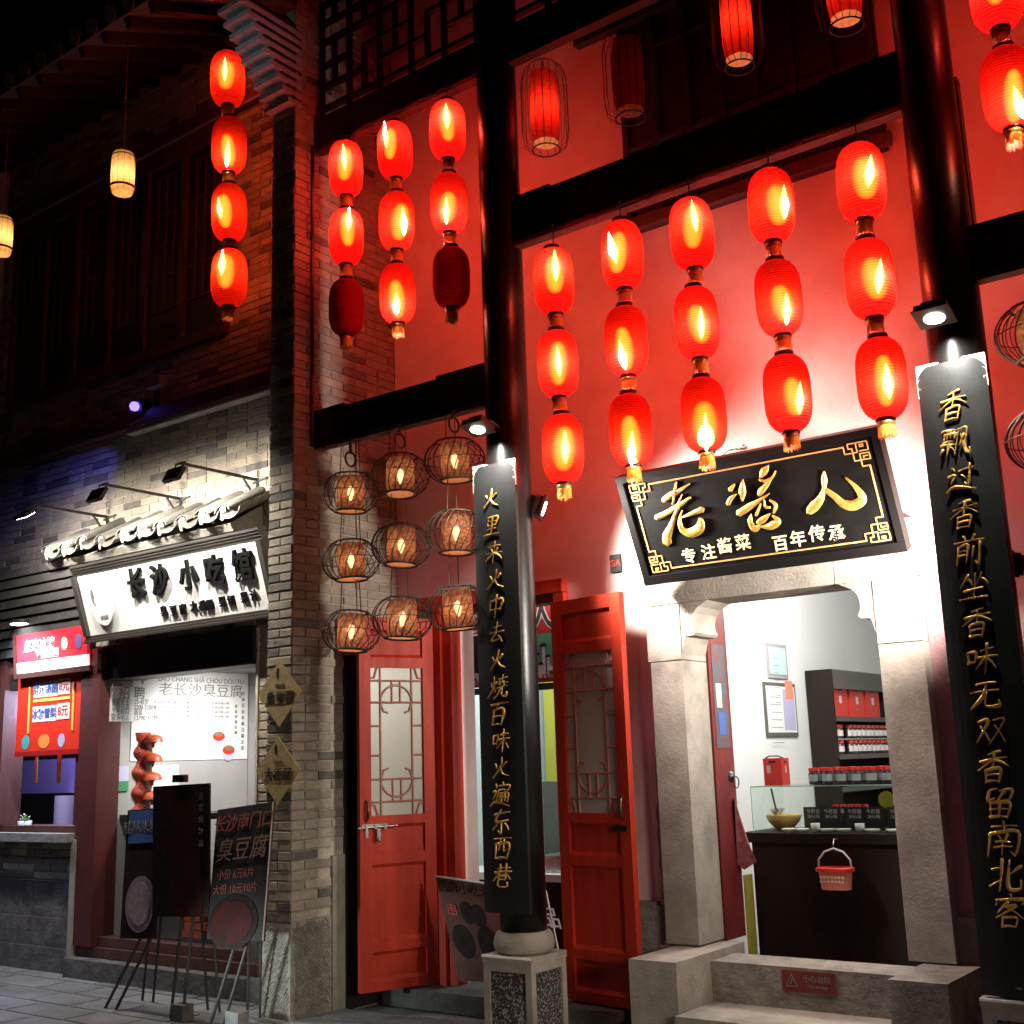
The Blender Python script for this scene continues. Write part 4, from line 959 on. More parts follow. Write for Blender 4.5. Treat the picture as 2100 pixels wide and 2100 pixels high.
# ------------------------------------------------------------------ red silk cylinders in wire cages, yellow cylinders
def cyl_lantern(x, y, z, lit, label, grp, r=.095, h=.50, shade_m='redsilk', power=2.2, cage=True, ropetop=6.10, ropex=None):
    t = thing('cylinder_lantern', label, 'lantern', (x, y, z), group=grp)
    MB().lathe([(r*.86, -h/2), (r, -h*.30), (r*1.02, 0), (r, h*.30), (r*.86, h/2)], 28, (x, y, z)).build('shade', shade_m, t, smooth=True)
    MB().lathe([(0, -h/2-.001), (r*.86, -h/2-.001)], 28, (x, y, z)).build('shade_base', 'silkend' if shade_m == 'redsilk' else 'yellowshade', t)
    m = MB()
    for k in range(12):
        a = k*math.pi/6; m.tube([(x+q*1.012*math.cos(a), y+q*1.012*math.sin(a), z+zz) for q, zz in ((r*.87, -h/2), (r, -h*.3), (r*1.02, 0), (r, h*.3), (r*.87, h/2))], .0014, 4, caps=False)
    m.build('shade_rib', 'wire', t)
    if cage:
        m = MB(); R_ = r*1.62
        for k in range(18):
            a = k*math.pi/9; pts = [(x+q*math.cos(a), y+q*math.sin(a), z+zz) for q, zz in ((r*.95, h/2+.06), (R_*.9, h/2+.01), (R_, h*.35), (R_, -h*.35), (R_*.9, -h/2-.02), (r*.95, -h/2-.05))]
            m.tube(pts, .0022, 4, caps=False)
        m.torus((x, y, z+h/2+.06), r*.95, .004, 20, 5); m.torus((x, y, z-h/2-.05), r*.95, .005, 20, 5); m.build('wire_cage', 'wire', t)
    else:
        MB().torus((x, y, z-h/2+.045), r*1.08, .009, 24, 6).build('hoop', 'wire', t); MB().torus((x, y, z+h/2-.03), r*1.04, .004, 24, 6).build('hoop', 'wire', t)
    MB().tube([(x, y, z+h/2), (x, y, z+h/2+.10), (ropex or x, y, ropetop)], .006, 5).build('hanging_rope', 'rope', t)
    if lit: lamp('cylinder_light', (x, y, z-.02), power, (1, .72, .42), .03)
GC = 'red silk cylinder lanterns in wire cages under the upper beam'
cyl_lantern(-4.03, 5.9, 5.775, True, 'lit red cylinder lantern in a wire cage just right of the left pillar', GC, power=2.6)
cyl_lantern(-3.47, 6.05, 5.86, False, 'unlit dark cylinder lantern in a wire cage left of the black upper window', GC, r=.10)
c3 = at(1516, 122, Y=5.75); cyl_lantern(c3.x, 5.75, c3.z+.25, True, 'lit red cylinder lantern at the top edge before the black upper window', GC, r=.088, power=2.6)
c4 = at(1735, 38, Y=5.75); cyl_lantern(c4.x, 5.75, c4.z+.25, True, 'lit red cylinder lantern at the top edge beside the right pillar, base glowing', GC, r=.095, power=3)
GY = 'pale yellow cylinder lanterns under the eaves of the corner building'
cyl_lantern(-7.38, 5.0, 6.10, True, 'pale yellow cylinder lantern hanging before the dark lattice windows', GY, r=.088, h=.33, shade_m='yellowshade', power=2, cage=False, ropetop=ze+.15)
cyl_lantern(-9.10, 5.0, 6.11, True, 'pale yellow cylinder lantern cut by the left edge', GY, r=.088, h=.33, shade_m='yellowshade', power=2, cage=False, ropetop=ze+.15)

# ------------------------------------------------------------------ snack shop sign and its little tile canopy
SF = frame2((-7.585, 5.675, 2.945), (1, 0, 0), (0, -.19, .61)); SW, SH = 1.165, .315
sg = thing('shop_sign', 'bright white shop sign with dark raised characters in a dark moulded frame', 'shop sign', SF[0])
fbox(MB(), SF, -SW+.05, SW-.05, -SH+.05, SH-.075, -.06, 0).build('panel', 'signface', sg)
for i, (b0, b1, h) in enumerate(((SH-.074, SH-.052, .004), (SH-.051, SH-.030, .010), (SH-.029, SH-.008, .016), (SH-.007, SH+.014, .022))): fbox(MB(), SF, -SW, SW, b0, b1, -.06, h).build('frame_moulding', 'slat', sg)
for i, (b0, b1, h) in enumerate(((-SH+.030, -SH+.049, .012), (-SH+.012, -SH+.029, .028), (-SH-.006, -SH+.011, .044))): fbox(MB(), SF, -SW, SW, b0, b1, -.06, h).build('frame_moulding', 'slat', sg)
for a0, a1 in ((-SW, -SW+.049), (SW-.049, SW)): fbox(MB(), SF, a0, a1, -SH+.050, SH-.075, -.06, .03).build('frame_moulding', 'slat', sg)
for c, (x, y) in zip('长沙小吃馆', ((281, 1199), (329, 1192), (388, 1183), (441, 1174), (499, 1163))):
    a, b = onpl(x, y, *SF); text(c, loc3(*SF, a, b, .001), SF[1], SF[2], .245, 'signink', sg, depth=.022, bold=.024, shear=.12, wide=.9)
for c, (x, y) in zip('臭豆腐大香肠果切果汁', ((338, 1254), (358, 1253), (377, 1250), (399, 1244), (417, 1243), (433, 1241), (458, 1235), (476, 1232), (503, 1226), (523, 1222))):
    a, b = onpl(x, y, *SF); text(c, loc3(*SF, a, b, .001), SF[1], SF[2], .085, 'signink', sg, depth=.012, bold=.022)
a, b = onpl(212, 1240, *SF)   # round emblem
m = MB(); m.prism([(.135*math.cos(i*math.pi/24), .170*math.sin(i*math.pi/24)) for i in range(48)], loc3(*SF, a, b, .001), SF[1], SF[2], .02); m.build('round_emblem', 'signface', sg)
m = MB(); m.prism([(.0, .07), (-.022, .055), (-.032, .02), (-.030, -.02), (-.016, -.06), (.004, -.082), (.006, -.07), (-.006, -.045), (-.010, -.018), (.012, -.012), (.002, .0), (.006, .03), (.0, .05)], loc3(*SF, a-.075, b+.08, .022), SF[1], SF[2], .004); m.build('emblem_mark', 'greyink', sg)
text('臭豆腐', loc3(*SF, a+.01, b-.10, .022), SF[1], SF[2], .035, 'greyink', sg)
cp = thing('tile_canopy', 'small canopy of curved grey tiles above the white shop sign', 'tile canopy', (-8, 5.8, 3.4))
zc = 3.415; x = -9.12; i = 0
MB().add([(-9.2, 5.62, zc-.07), (-6.80, 5.62, zc-.07), (-6.80, 5.94, zc+.12), (-9.2, 5.94, zc+.12), (-9.2, 5.66, zc-.12), (-6.80, 5.66, zc-.12), (-6.80, 5.94, zc-.10), (-9.2, 5.94, zc-.10)], [(0,1,2,3),(7,6,5,4),(0,4,5,1),(1,5,6,2),(2,6,7,3),(3,7,4,0)]).build('mortar_bed', 'bedmortar', cp)
T1 = T2 = T3 = None
for x in (-9.12, -8.87, -8.62, -8.37, -8.08, -7.84, -7.58, -7.32, -7.08, -6.84):
    dz = rnd.uniform(-.015, .02); y0 = 5.585+rnd.uniform(-.015, .01)
    def curved(r, up, n=10, th=.012):
        m = MB(); s = 1 if up else -1; P_ = [(r*math.cos(math.pi*k/n), s*r*.62*math.sin(math.pi*k/n)) for k in range(n+1)]; Q_ = [((r-th)*math.cos(math.pi*k/n), s*(r-th)*.62*math.sin(math.pi*k/n)) for k in range(n, -1, -1)]
        pts = P_+Q_
        vs = [Vector((a, 0, b)) for a, b in pts]+[Vector((a*.94, .36, b+.20)) for a, b in pts]; N_ = len(pts)
        m.add(vs, [(i, (i+1) % N_, N_+(i+1) % N_, N_+i) for i in range(N_)]+[(k, k+1, N_-2-k, N_-1-k) for k in range(n)]); return m
    if T1 is None:
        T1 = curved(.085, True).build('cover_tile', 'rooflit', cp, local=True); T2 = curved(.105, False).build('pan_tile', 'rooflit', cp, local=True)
        m = MB(); m.lathe([(0, .04), (.022, .038), (.034, .022), (.037, 0), (.030, -.04), (.015, -.065), (0, -.07)], 12, sx=1, sy=.35); T3 = m.build('mortar_plug', 'lime', cp, smooth=True, local=True)
        o1, o2, o3 = T1, T2, T3
    else:
        o1, o2, o3 = T1.copy(), T2.copy(), T3.copy()
        for o in (o1, o2, o3): COL.objects.link(o); o.parent = cp
    b_ = cp.location
    o1.location = (x-b_.x, y0-b_.y, zc+.02+dz-b_.z); o2.location = (x+.125-b_.x, y0-.02-b_.y, zc+.012+dz*.5-b_.z); o3.location = (x-b_.x, y0+.012-b_.y, zc+.02+dz-b_.z)
    o1.rotation_euler.y = R(rnd.uniform(-6, 6)); o2.rotation_euler.y = R(rnd.uniform(-7, 7))
# sign lamps on triangular brackets
for i, (x, nm, lit) in enumerate(((-6.87, 'nearest the brick pier', 1), (-7.80, 'middle one of three', 1), (-8.80, 'leftmost, its tube in view', 1))):
    t = thing('sign_lamp', 'black sign lamp on an arm over the white sign, '+nm, 'sign lamp', (x, 5.4, 3.74), group='sign lamps on bracket arms')
    z = 3.74; m = MB(); m.bar((x, YL-.002, z), (x, 5.22, z), .016, .022); m.bar((x, YL-.012, z+.012), (x, YL-.012, z-.17), .022, .012); m.bar((x, YL-.014, z-.16), (x, YL-.15, z-.01), .014); m.bar((x-.05, YL-.012, z-.02), (x+.12, YL-.012, z+.0), .016, .012)
    m.build('bracket', 'slat', t)
    c = Vector((x, 5.18, z-.10)); M = Matrix.Translation(c) @ Matrix.Rotation(R(62 if i < 2 else 35), 4, 'X')
    m = MB(); m.bar((x-.05, 5.22, z), (x-.05, 5.19, z-.09), .008); m.bar((x+.05, 5.22, z), (x+.05, 5.19, z-.09), .008); m.bar((x-.055, 5.22, z), (x+.055, 5.22, z), .012); m.build('yoke', 'slat', t)
    MB().box(-.09, .09, -.055, .055, 0, .03, M).build('housing', 'coat', t); MB().box(-.075, .075, -.042, .042, -.004, -.001, M).build('lens', 'lamp_white', t)
    lamp('sign_lamp_light', M @ Vector((0, 0, -.02)), 200 if i < 2 else 150, (1, .93, .82), .04, 'SPOT', (x, 5.70, 3.15), 168, .8)
    MB().tube([(x+.10, YL-.02, z), (x+.14, YL-.03, z-.1), (x+.09, YL-.03, z-.22), (x+.15, YL-.04, z-.33)], .004, 5).build('cable', 'rope', t)
# awning cassette, blue spotlight, camera
aw = thing('awning_box', 'long rolled awning box with a white lower edge above the sign lamps', 'awning', (-7.4, 5.8, 4.3))
MB().box(-8.20, -6.27, 5.78, 5.92, 4.40, 4.52).build('cassette', 'wood', aw); MB().box(-8.22, -6.27, 5.70, 5.775, 4.315, 4.37).build('front_bar', 'greyink', aw)
MB().box(-8.22, -6.27, 5.695, 5.699, 4.312, 4.326).build('edge_strip', 'white', aw); MB().tube([(-8.21, 5.74, 4.38), (-8.10, 5.74, 4.40)], .035, 10).build('end_cap', 'greyink', aw)
bs = thing('blue_spotlight', 'small blue lit spotlight on the ledge left of the awning box', 'spotlight', (-8.22, 5.78, 4.57))
q = at(282, 835, Y=5.74)
MB().tube([q+Vector((.0, .10, .03)), q], .055, 12).build('housing', 'coat', bs); m = MB(); m.lathe([(0, .042), (.03, .03), (.042, 0), (.03, -.03), (0, -.042)], 12, q+Vector((0, -.03, 0))); m.build('lens', 'lamp_blue', bs)
lamp('blue_spotlight_light', q+Vector((-.05, -.12, 0)), 120, (.10, .12, 1), .03, 'SPOT', (-11.6, 5.8, 2.6), 58, 1)
MB().box(q.x+.13, q.x+.15, 5.8, 5.85, 4.52, 4.76).build('post', 'coat', bs)
lamp('blue_spotlight_light', (-0.75, 5.15, 1.7), 2.2, (.16, .26, 1), .05, 'SPOT', (-1.98, 6.1, .3), 55, .8)
tc_ = thing('security_camera', 'small grey security camera above the awning box', 'camera', (-7.9, 5.8, 4.7))
MB().box(-7.98, -7.80, 5.70, 5.78, 4.66, 4.74).build('body', 'greyink', tc_); MB().tube([(-7.87, 5.78, 4.74), (-7.87, 5.93, 4.80)], .012, 6).build('arm', 'greyink', tc_)
# round downlight glowing over the lit menu sign
dl = thing('downlight', 'flat white downlight above the bright menu sign at the left edge', 'light', at(43, 1279, Y=5.75))
q = at(43, 1279, Y=5.75); MB().lathe([(0, -.004), (.10, -.004), (.10, .03), (0, .03)], 24, q).build('housing', 'coat', dl)
m = MB(); m.lathe([(0, -.006), (.088, -.006)], 24, q); m.build('lens', 'lamp_white', dl); lamp('downlight_light', q-Vector((0, .42, .02)), 120, (.86, .88, 1), .06, 'SPOT', q+Vector((.1, .15, -.85)), 110, .8)

# ------------------------------------------------------------------ rhombus papers on the pier
for (cx, cz, word, nm) in ((-6.095, 2.055, '臭豆腐', 'upper'), (-6.105, 1.55, '大香肠', 'lower')):
    yy = YF-.012; t = thing('diamond_sign', 'stained kraft diamond sign on the pier, %s one, reading %s' % (nm, word), 'sign', (cx, yy, cz), group='kraft diamond signs hung on the pier edge')
    MB().prism([(-.215, 0), (0, -.222), (.215, 0), (0, .222)], (cx, yy, cz), (1, 0, 0), (0, 0, 1), .006).build('card', 'kraft', t)
    text(word, (cx+.0, yy-.008, cz-.03), (1, 0, 0), (0, 0, 1), .088, 'ink', t, bold=.01, shear=.15, wide=1.05)
    m = MB(); m.prism([(.0, .035), (-.012, .028), (-.018, .01), (-.016, -.012), (-.006, -.034), (.004, -.04), (.0, -.02), (.008, -.012), (.002, .0), (.004, .02)], (cx-.012, yy-.0065, cz+.135), (1, 0, 0), (0, 0, 1), .002); m.build('emblem_mark', 'ink', t)
    text('長沙小吃', (cx+.005, yy-.008, cz+.055), (1, 0, 0), (0, 0, 1), .022, 'brownprint', t)
for cz, nm in ((1.80, 'upper'), (1.33, 'lower')):
    tag(MB().prism([(-.09, 0), (0, -.10), (.09, 0), (0, .10)], (-6.29, YF+.26, cz), (1, 0, 0), (0, 0, 1), .005).build('orange_tag', 'orange'), 'torn orange paper tag behind the %s diamond sign' % nm, 'paper tag')

# ------------------------------------------------------------------ snack shop window and what is inside
win = thing('shop_room', 'snack shop room behind the wide window left of the pier', 'room', (-7.8, 6.2, .2))
MB().add([(-8.705, 6.02, .25), (-8.705, 7.45, .25), (-8.705, 7.45, 2.45), (-8.705, 6.02, 2.45)], [(0, 1, 2, 3)]).build('side_wall', 'roomgrey', win)
MB().add([(-8.70, 7.45, .25), (-6.2, 7.45, .25), (-6.2, 7.45, 2.45), (-8.70, 7.45, 2.45)], [(0, 1, 2, 3)]).build('back_wall', 'roomgrey', win)
MB().box(-8.7, -6.3, 6.05, 7.45, .12, .24).build('floor', 'floor', win); MB().box(-8.7, -6.2, 6.02, 7.45, 2.44, 2.5).build('ceiling', 'roomgrey', win)
MB().box(-6.25, -6.2, 6.25, 7.45, .2, 2.45).build('side_wall', 'roomgrey', win)
pn = MB().box(-8.68, -6.87, 5.965, 5.971, .305, 2.325).build('pane', 'glass', win)
def onX(px, py, X): return at(px, py, X=X)
def posterX(name, label, cat, q, X, m, th=.004):
    a = onX(q[0], q[1], X); b = onX(q[2], q[3], X); t = thing(name, label, cat, (X, (a.y+b.y)/2, (a.z+b.z)/2))
    MB().box(X, X+th, min(a.y, b.y), max(a.y, b.y), min(a.z, b.z), max(a.z, b.z)).build('sheet', m, t); return t, min(a.y, b.y), max(a.y, b.y), min(a.z, b.z), max(a.z, b.z)
XW = -8.70
t, y0, y1, z0, z1 = posterX('menu_poster', 'big white printed poster glowing on the shop side wall', 'poster', (273, 1368, 506, 1556), XW, 'paper')
wy = y1-y0; hz = z1-z0
text('LǍO CHÁNG SHĀ CHÒU DÒU FU', (XW+.005, y0+wy*.58, z1-hz*.115), (0, 1, 0), (0, 0, 1), .062, 'greyink', t)
text('老长沙臭豆腐', (XW+.005, y0+wy*.58, z1-hz*.235), (0, 1, 0), (0, 0, 1), .125, 'greyink', t, wide=1.25)
for i in range(4): text('正宗长沙臭豆腐外焦里嫩色香味俱全百年传承经典小吃', (XW+.005, y0+wy*.50, z1-hz*(.37+.05*i)), (0, 1, 0), (0, 0, 1), .030, 'greyink', t, wide=1.15)
for i, c in enumerate('传承百余年臭豆腐正宗'): text(c, (XW+.005, y0+wy*.955, z1-hz*(.25+.07*i)), (0, 1, 0), (0, 0, 1), .042, 'ink', t)
for i, c in enumerate('老长沙臭豆腐'): text(c, (XW+.005, y0+wy*.89, z1-hz*(.40+.06*i)), (0, 1, 0), (0, 0, 1), .036, 'ink', t)
m = MB(); m.prism([(.0, .06), (-.03, .045), (-.045, .01), (-.035, -.03), (-.01, -.065), (-.005, -.03), (.02, -.02), (.0, .0), (.012, .03)], (XW+.0045, y0+wy*.09, z1-hz*.11), (0, 1, 0), (0, 0, 1), .001); m.build('emblem_mark', 'greyink', t)
for (fy, fz) in ((.735, .76), (.825, .915)):
    c = Vector((XW+.005, y0+wy*fy, z1-hz*fz)); r_ = .075
    MB().prism([(r_*math.cos(k*math.pi/12), r_*.95*math.sin(k*math.pi/12)-.01) for k in range(24)], c, (0, 1, 0), (0, 0, 1), .002).build('bowl_print', 'lilac', t)
    MB().prism([(r_*.9*math.cos(k*math.pi/12), r_*.55*math.sin(k*math.pi/12)+.015) for k in range(24)], c+Vector((.0022, 0, 0)), (0, 1, 0), (0, 0, 1), .002).build('food_print', 'brightred', t)
    MB().prism([(r_*.5*math.cos(k*math.pi/8), r_*.22*math.sin(k*math.pi/8)+.03) for k in range(16)], c+Vector((.0045, 0, 0)), (0, 1, 0), (0, 0, 1), .002).build('garnish_print', 'green', t)
t, y0, y1, z0, z1 = posterX('job_notice', 'greyish hiring notice pasted over the left side of the big white poster', 'notice', (226, 1407, 312, 1480), XW+.007, 'paper')
wy = y1-y0; hz = z1-z0
text('招 聘', (XW+.012, (y0+y1)/2, z1-hz*.20), (0, 1, 0), (0, 0, 1), .115, 'greyink', t, bold=.01)
for i, s_ in enumerate(('年龄要求：25-45岁', '工资待遇：2200-3200元', '工作时间：面谈', '联系电话：13798741219')): text(s_, (XW+.012, y0+wy*.04, z1-hz*(.44+.155*i)), (0, 1, 0), (0, 0, 1), .055, 'greyink', t, align='LEFT', wide=.8)
t, y0, y1, z0, z1 = posterX('white_card', 'blank white card glowing under the big poster', 'card', (302, 1570, 364, 1640), XW, 'paper')
t, y0, y1, z0, z1 = posterX('green_leaflet', 'pale leaflet with a green stripe behind the red sculpture', 'leaflet', (224, 1572, 262, 1622), XW+.002, 'lilac')
MB().box(XW+.007, XW+.009, y0, y1, z0, z0+(z1-z0)*.4).build('stripe', 'green', t)
lamp('shop_room_light', (-7.75, 6.55, 2.36), 210, (1, .95, .92), .10, 'SPOT', (-8.7, 6.85, 1.55), 100, 1)
lamp('shop_room_light', (-7.3, 6.9, 2.3), 11, (1, .93, .9), .15)
# red sculpture of stacked caps
cs = at(283, 1668, Y=6.30); sc_ = thing('mushroom_sculpture', 'red pillar shaped display with rows of orange mushroom caps inside the shop window', 'sculpture', (cs.x, 6.30, cs.z))
zt = at(283, 1503, Y=6.30).z; H = zt-cs.z; m = MB()
prf = []
for i in range(41):
    u = i/40; prf.append((.085+.022*math.cos(u*4*2*math.pi)*(1 if u < .9 else .3)+(.02 if u < .06 else 0), u*H))
m.lathe(prf, 14, (cs.x, 6.30, cs.z), cap=True); m.build('trunk', 'mush', sc_, smooth=True)
for k in range(4):
    for s in (-1, 1):
        c = Vector((cs.x+s*.155*.8, 6.30+s*.155*.6-.05, cs.z+H*(.16+.235*k)+.02)); m = MB()
        m.lathe([(.092, -.014), (.088, .008), (.068, .036), (.03, .050), (0, .054)], 14, c, sx=1.0, sy=.8); m.lathe([(.092, -.014), (.04, -.004), (.014, -.03), (.012, -.06)], 14, c, sx=1, sy=.8); m.build('cap', 'mushcap', sc_, smooth=True)
tb = thing('display_table', 'dark table carrying the red sculpture behind the boards', 'table', (cs.x, 6.35, .24))
MB().box(cs.x-.22, cs.x+.9, 6.10, 6.7, cs.z-.05, cs.z-.002).build('table_top', 'blackmat', tb)
for a in (cs.x-.18, cs.x+.86):
    for b in (6.14, 6.66): MB().box(a-.02, a+.02, b-.02, b+.02, .24, cs.z-.051).build('leg', 'blackmat', tb)
# brick oven face low in the window
ov = thing('brick_stove', 'low stove of orange bricks glimpsed low in the shop window', 'stove', (-7.5, 6.3, .3))
q = at(395, 1880, Y=6.12)
for j in range(4):
    for i in range(2): MB().box(q.x-.10+i*.13+(.03 if j % 2 else 0), q.x+.02+i*.13+(.03 if j % 2 else 0), 6.10, 6.25, .32+j*.062, .375+j*.062).build('brick', 'mushcap', ov)
MB().box(q.x-.6, q.x+.35, 6.07, 6.6, .24, .31).build('base', 'brownprint', ov)
# ------------------------------------------------------------------ neighbouring stall at the left edge
stl = thing('drinks_stall', 'stall window at the left edge with a red price banner and a bright sign above', 'stall', (-9.6, 5.9, 1.1))
MB().add([(-12.5, 7.4, .9), (-8.71, 7.4, .9), (-8.71, 7.4, 2.6), (-12.5, 7.4, 2.6)], [(0, 1, 2, 3)]).build('back_wall', 'blackmat', stl)
MB().box(-12.5, -8.71, 6.05, 7.4, 1.0, 1.10).build('counter', 'blackmat', stl)
MB().box(-9.005, -8.975, 6.05, 6.08, 1.16, 1.80).build('white_strip', 'lilac', stl)
q0 = at(112, 1632, Y=6.6); q1 = at(172, 1706, Y=6.6); MB().box(q0.x, q1.x, 6.6, 6.62, q1.z, q0.z).build('back_panel', 'lilac', stl)
q0 = at(48, 1560, Y=6.8); q1 = at(178, 1625, Y=6.8); MB().box(q0.x, q1.x, 6.8, 6.82, q1.z, q0.z).build('back_panel', 'purple', stl)
def bX(x0, x1, y, z0, z1, n, m, p, th=.004): return MB().box(x0, x1, y-th, y, z0, z1).build(n, m, p)
bn = thing('price_banner', 'red price banner listing two sweet drinks at eight yuan', 'banner', (-9.5, YL-.06, 1.8))
A = at(40, 1387, Y=YL-.07); B = at(176, 1545, Y=YL-.07); X0, X1, Z0, Z1 = A.x, B.x, B.z, at(100, 1380, Y=YL-.07).z; X0 = at(36, 1460, Y=YL-.07).x; X1 = at(172, 1460, Y=YL-.07).x
yb = YL-.07; bX(X0, X1, yb, Z0, Z1, 'cloth', 'brightred', bn); w_ = X1-X0; h_ = Z1-Z0
for (f, t1) in ((.80, '甜酒汤圆'), (.50, '冰糖雪梨')):
    bX(X0+w_*.25, X0+w_*.61, yb-.0045, Z0+h_*(f-.09), Z0+h_*(f+.10), 'word_patch', 'paper', bn); bX(X0+w_*.62, X0+w_*.80, yb-.0045, Z0+h_*(f-.08), Z0+h_*(f+.11), 'word_patch', 'paper', bn)
    text(t1, (X0+w_*.43, yb-.0092, Z0+h_*f), (1, 0, 0), (0, 0, 1), w_*.092, 'blue', bn, bold=.02); text('8元', (X0+w_*.71, yb-.0092, Z0+h_*(f+.015)), (1, 0, 0), (0, 0, 1), w_*.10, 'brightred', bn, bold=.01)
for s in (.20, .86): MB().tube([(X0+w_*s, yb-.012, Z0+h_*.28), (X0+w_*s, yb-.012, Z0+h_*.85)], .009, 6).build('straw_print', 'yellow', bn)
bX(X0, X1, yb-.0044, Z0, Z0+h_*.06, 'hem', 'signred', bn); bX(X0+w_*.25, X0+w_*.8, yb-.0046, Z0+h_*.655, Z0+h_*.69, 'rule', 'yellow', bn)
for (f, m_, r_) in ((.16, 'teal', .055), (.70, 'lilac', .05)):
    MB().prism([(r_*math.cos(k*math.pi/10), r_*1.15*math.sin(k*math.pi/10)) for k in range(20)], (X0+w_*f, yb-.0046, Z0+h_*.17), (1, 0, 0), (0, 0, 1), .003).build('drink_print', m_, bn)
MB().prism([(.085*math.cos(k*math.pi/10), .06*math.sin(k*math.pi/10)) for k in range(20)], (X0+w_*.44, yb-.0046, Z0+h_*.17), (1, 0, 0), (0, 0, 1), .003).build('drink_print', 'orange', bn)
MB().box(X0-.12, X1+.05, yb-.03, yb+.02, Z1+.02, Z1+.085).build('curtain_rail', 'wood', stl)
# lit menu sign above
LF = frame2(at(108, 1326, Y=5.80), (1, 0, 0), (0, -.10, .99)); ms = thing('menu_light_box', 'bright red and white menu light box above the red price banner', 'menu sign', LF[0])
a0, b0 = onpl(36, 1365, *LF); a1, b1_ = onpl(176, 1284, *LF); b0 = onpl(108, 1366, *LF)[1]; b1_ = onpl(108, 1292, *LF)[1]
K['litred'] = mat('lit_red_print', (.6, .03, .05), .5, emit=(.75, .02, .05), estr=.45); K['litwhite'] = mat('lit_white_print', (.8, .8, .8), .5, emit=(1, .9, .85), estr=1.1); K['lityellow'] = mat('lit_yellow_print', (.8, .7, .4), .5, emit=(1, .8, .45), estr=.9)
fbox(MB(), LF, a0, a1, b0, b1_, -.03, 0).build('panel', 'litred', ms); w_ = a1-a0; h_ = b1_-b0
fbox(MB(), LF, a0, a1, b0-.03, b0+h_*.20, -.02, .006).build('panel', 'litwhite', ms)
fbox(MB(), LF, a0-.02, a1+.02, b0-.075, b0-.031, -.03, .03).build('frame', 'wood', ms); fbox(MB(), LF, a0-.03, a0-.002, b0-.03, b1_+.02, -.03, .02).build('frame', 'wood', ms)
text('红枣冰糖', loc3(*LF, a0+w_*.33, b0+h_*.62, .002), LF[1], LF[2], .115, 'litwhite', ms, bold=.03, shear=.2); text('雪梨桂圆', loc3(*LF, a0+w_*.45, b0+h_*.36, .002), LF[1], LF[2], .085, 'litwhite', ms, bold=.03)
for f, m_, r_ in ((.70, 'lityellow', .055), (.90, 'purple', .06)): MB().prism([(r_*.8*math.cos(k*math.pi/10), r_*math.sin(k*math.pi/10)) for k in range(20)], loc3(*LF, a0+w_*f, b0+h_*.58, .003), LF[1], LF[2], .004).build('dish_print', m_, ms)
# pot of cups, hanging tags
pt = thing('drink_cup_tub', 'white tub of pale green straws on the stall sill', 'tub', at(45, 1705, Y=5.98)); q = at(50, 1705, Y=5.98)
MB().lathe([(0, 0), (.05, 0), (.06, .09), (.055, .09), (.045, .01)], 16, q).build('tub', 'pot', pt, smooth=True)
for k in range(12): MB().tube([q+Vector((rnd.uniform(-.03, .03), rnd.uniform(-.03, .03), .06)), q+Vector((rnd.uniform(-.07, .07), rnd.uniform(-.05, .05), rnd.uniform(.10, .15)))], .006, 5).build('straw', 'leaf' if k % 3 else 'pot', pt)
for (x, y0_, y1_, m_) in ((75, 1552, 1605, 'yellow'), (122, 1545, 1606, 'kraft'), (166, 1546, 1600, 'yellow')):
    a = at(x, y0_, Y=6.0); b = at(x, y1_, Y=6.0); w_ = .016 if m_ == 'yellow' else .04
    tag(MB().box(a.x-w_/2-.01, a.x+w_/2+.01, 6.0, 6.006, b.z, a.z).build('hanging_tag', m_), {75: 'narrow wooden tag hanging left under the red price banner', 122: 'broad kraft tag hanging at the centre under the red price banner', 166: 'narrow wooden tag hanging right under the red price banner'}[x], 'tag')
lamp('stall_light', (-9.7, 6.4, 2.3), 110, (.6, .66, 1), .1)

# ------------------------------------------------------------------ three poster stands on the pavement
def slab4(P4, th=.012):
    a, b, c, d = [Vector(p) for p in P4]; n = (b-a).cross(d-a).normalized()*th; vs = [a, b, c, d]+[p+n for p in (a, b, c, d)]
    return MB().add(vs, [(3,2,1,0),(4,5,6,7),(0,1,5,4),(1,2,6,5),(2,3,7,6),(3,0,4,7)])
def stand(pix, ytop, ybot, foot, m, label, rim='ink'):
    tl, tr, br, bl = [at(*p, Y=(ytop if i < 2 else ybot)) for i, p in enumerate(pix)]
    t = thing('poster_stand', label, 'poster stand', ((bl.x+br.x)/2, ybot, 0), group='poster stands before the snack shop')
    slab4((bl, br, tr, tl), -.015).build('board', m, t)
    mm = MB(); c = (bl+br)/2
    for dx in (-.055, .055):
        f = Vector((foot[0]+dx*1.1, foot[1], 0)); mm.tube([Vector((c.x+dx, ybot+.14, bl.z+.25)), Vector((c.x+dx, ybot+.06, bl.z-.01)), f], .011, 7)
        mm.tube([Vector((c.x+dx, ybot+.17, bl.z+.4)), f+Vector((0, .30, 0))], .009, 6)
    mm.build('legs', 'slat', t)
    return t, tl, tr, br, bl
def onq(Q, u, v, h=.004):
    tl, tr, br, bl = Q; p = (tl*(1-u)+tr*u)*(1-v)+(bl*(1-u)+br*u)*v; n = (br-bl).cross(tl-bl).normalized(); return p+n*h
t, *Q = stand(((262, 1662), (322, 1657), (318, 1925), (246, 1925)), 5.30, 5.20, (-7.42, 5.18), 'brownprint', 'leftmost poster stand, blue headed, with a big pale plate print')
ux = (Q[1]-Q[0]).normalized(); uy = (Q[0]-Q[3]).normalized()
slab4((onq(Q, .1, .27), onq(Q, 1, .27), onq(Q, 1, .01), onq(Q, .1, .01)), .003).build('print', 'blue', t)
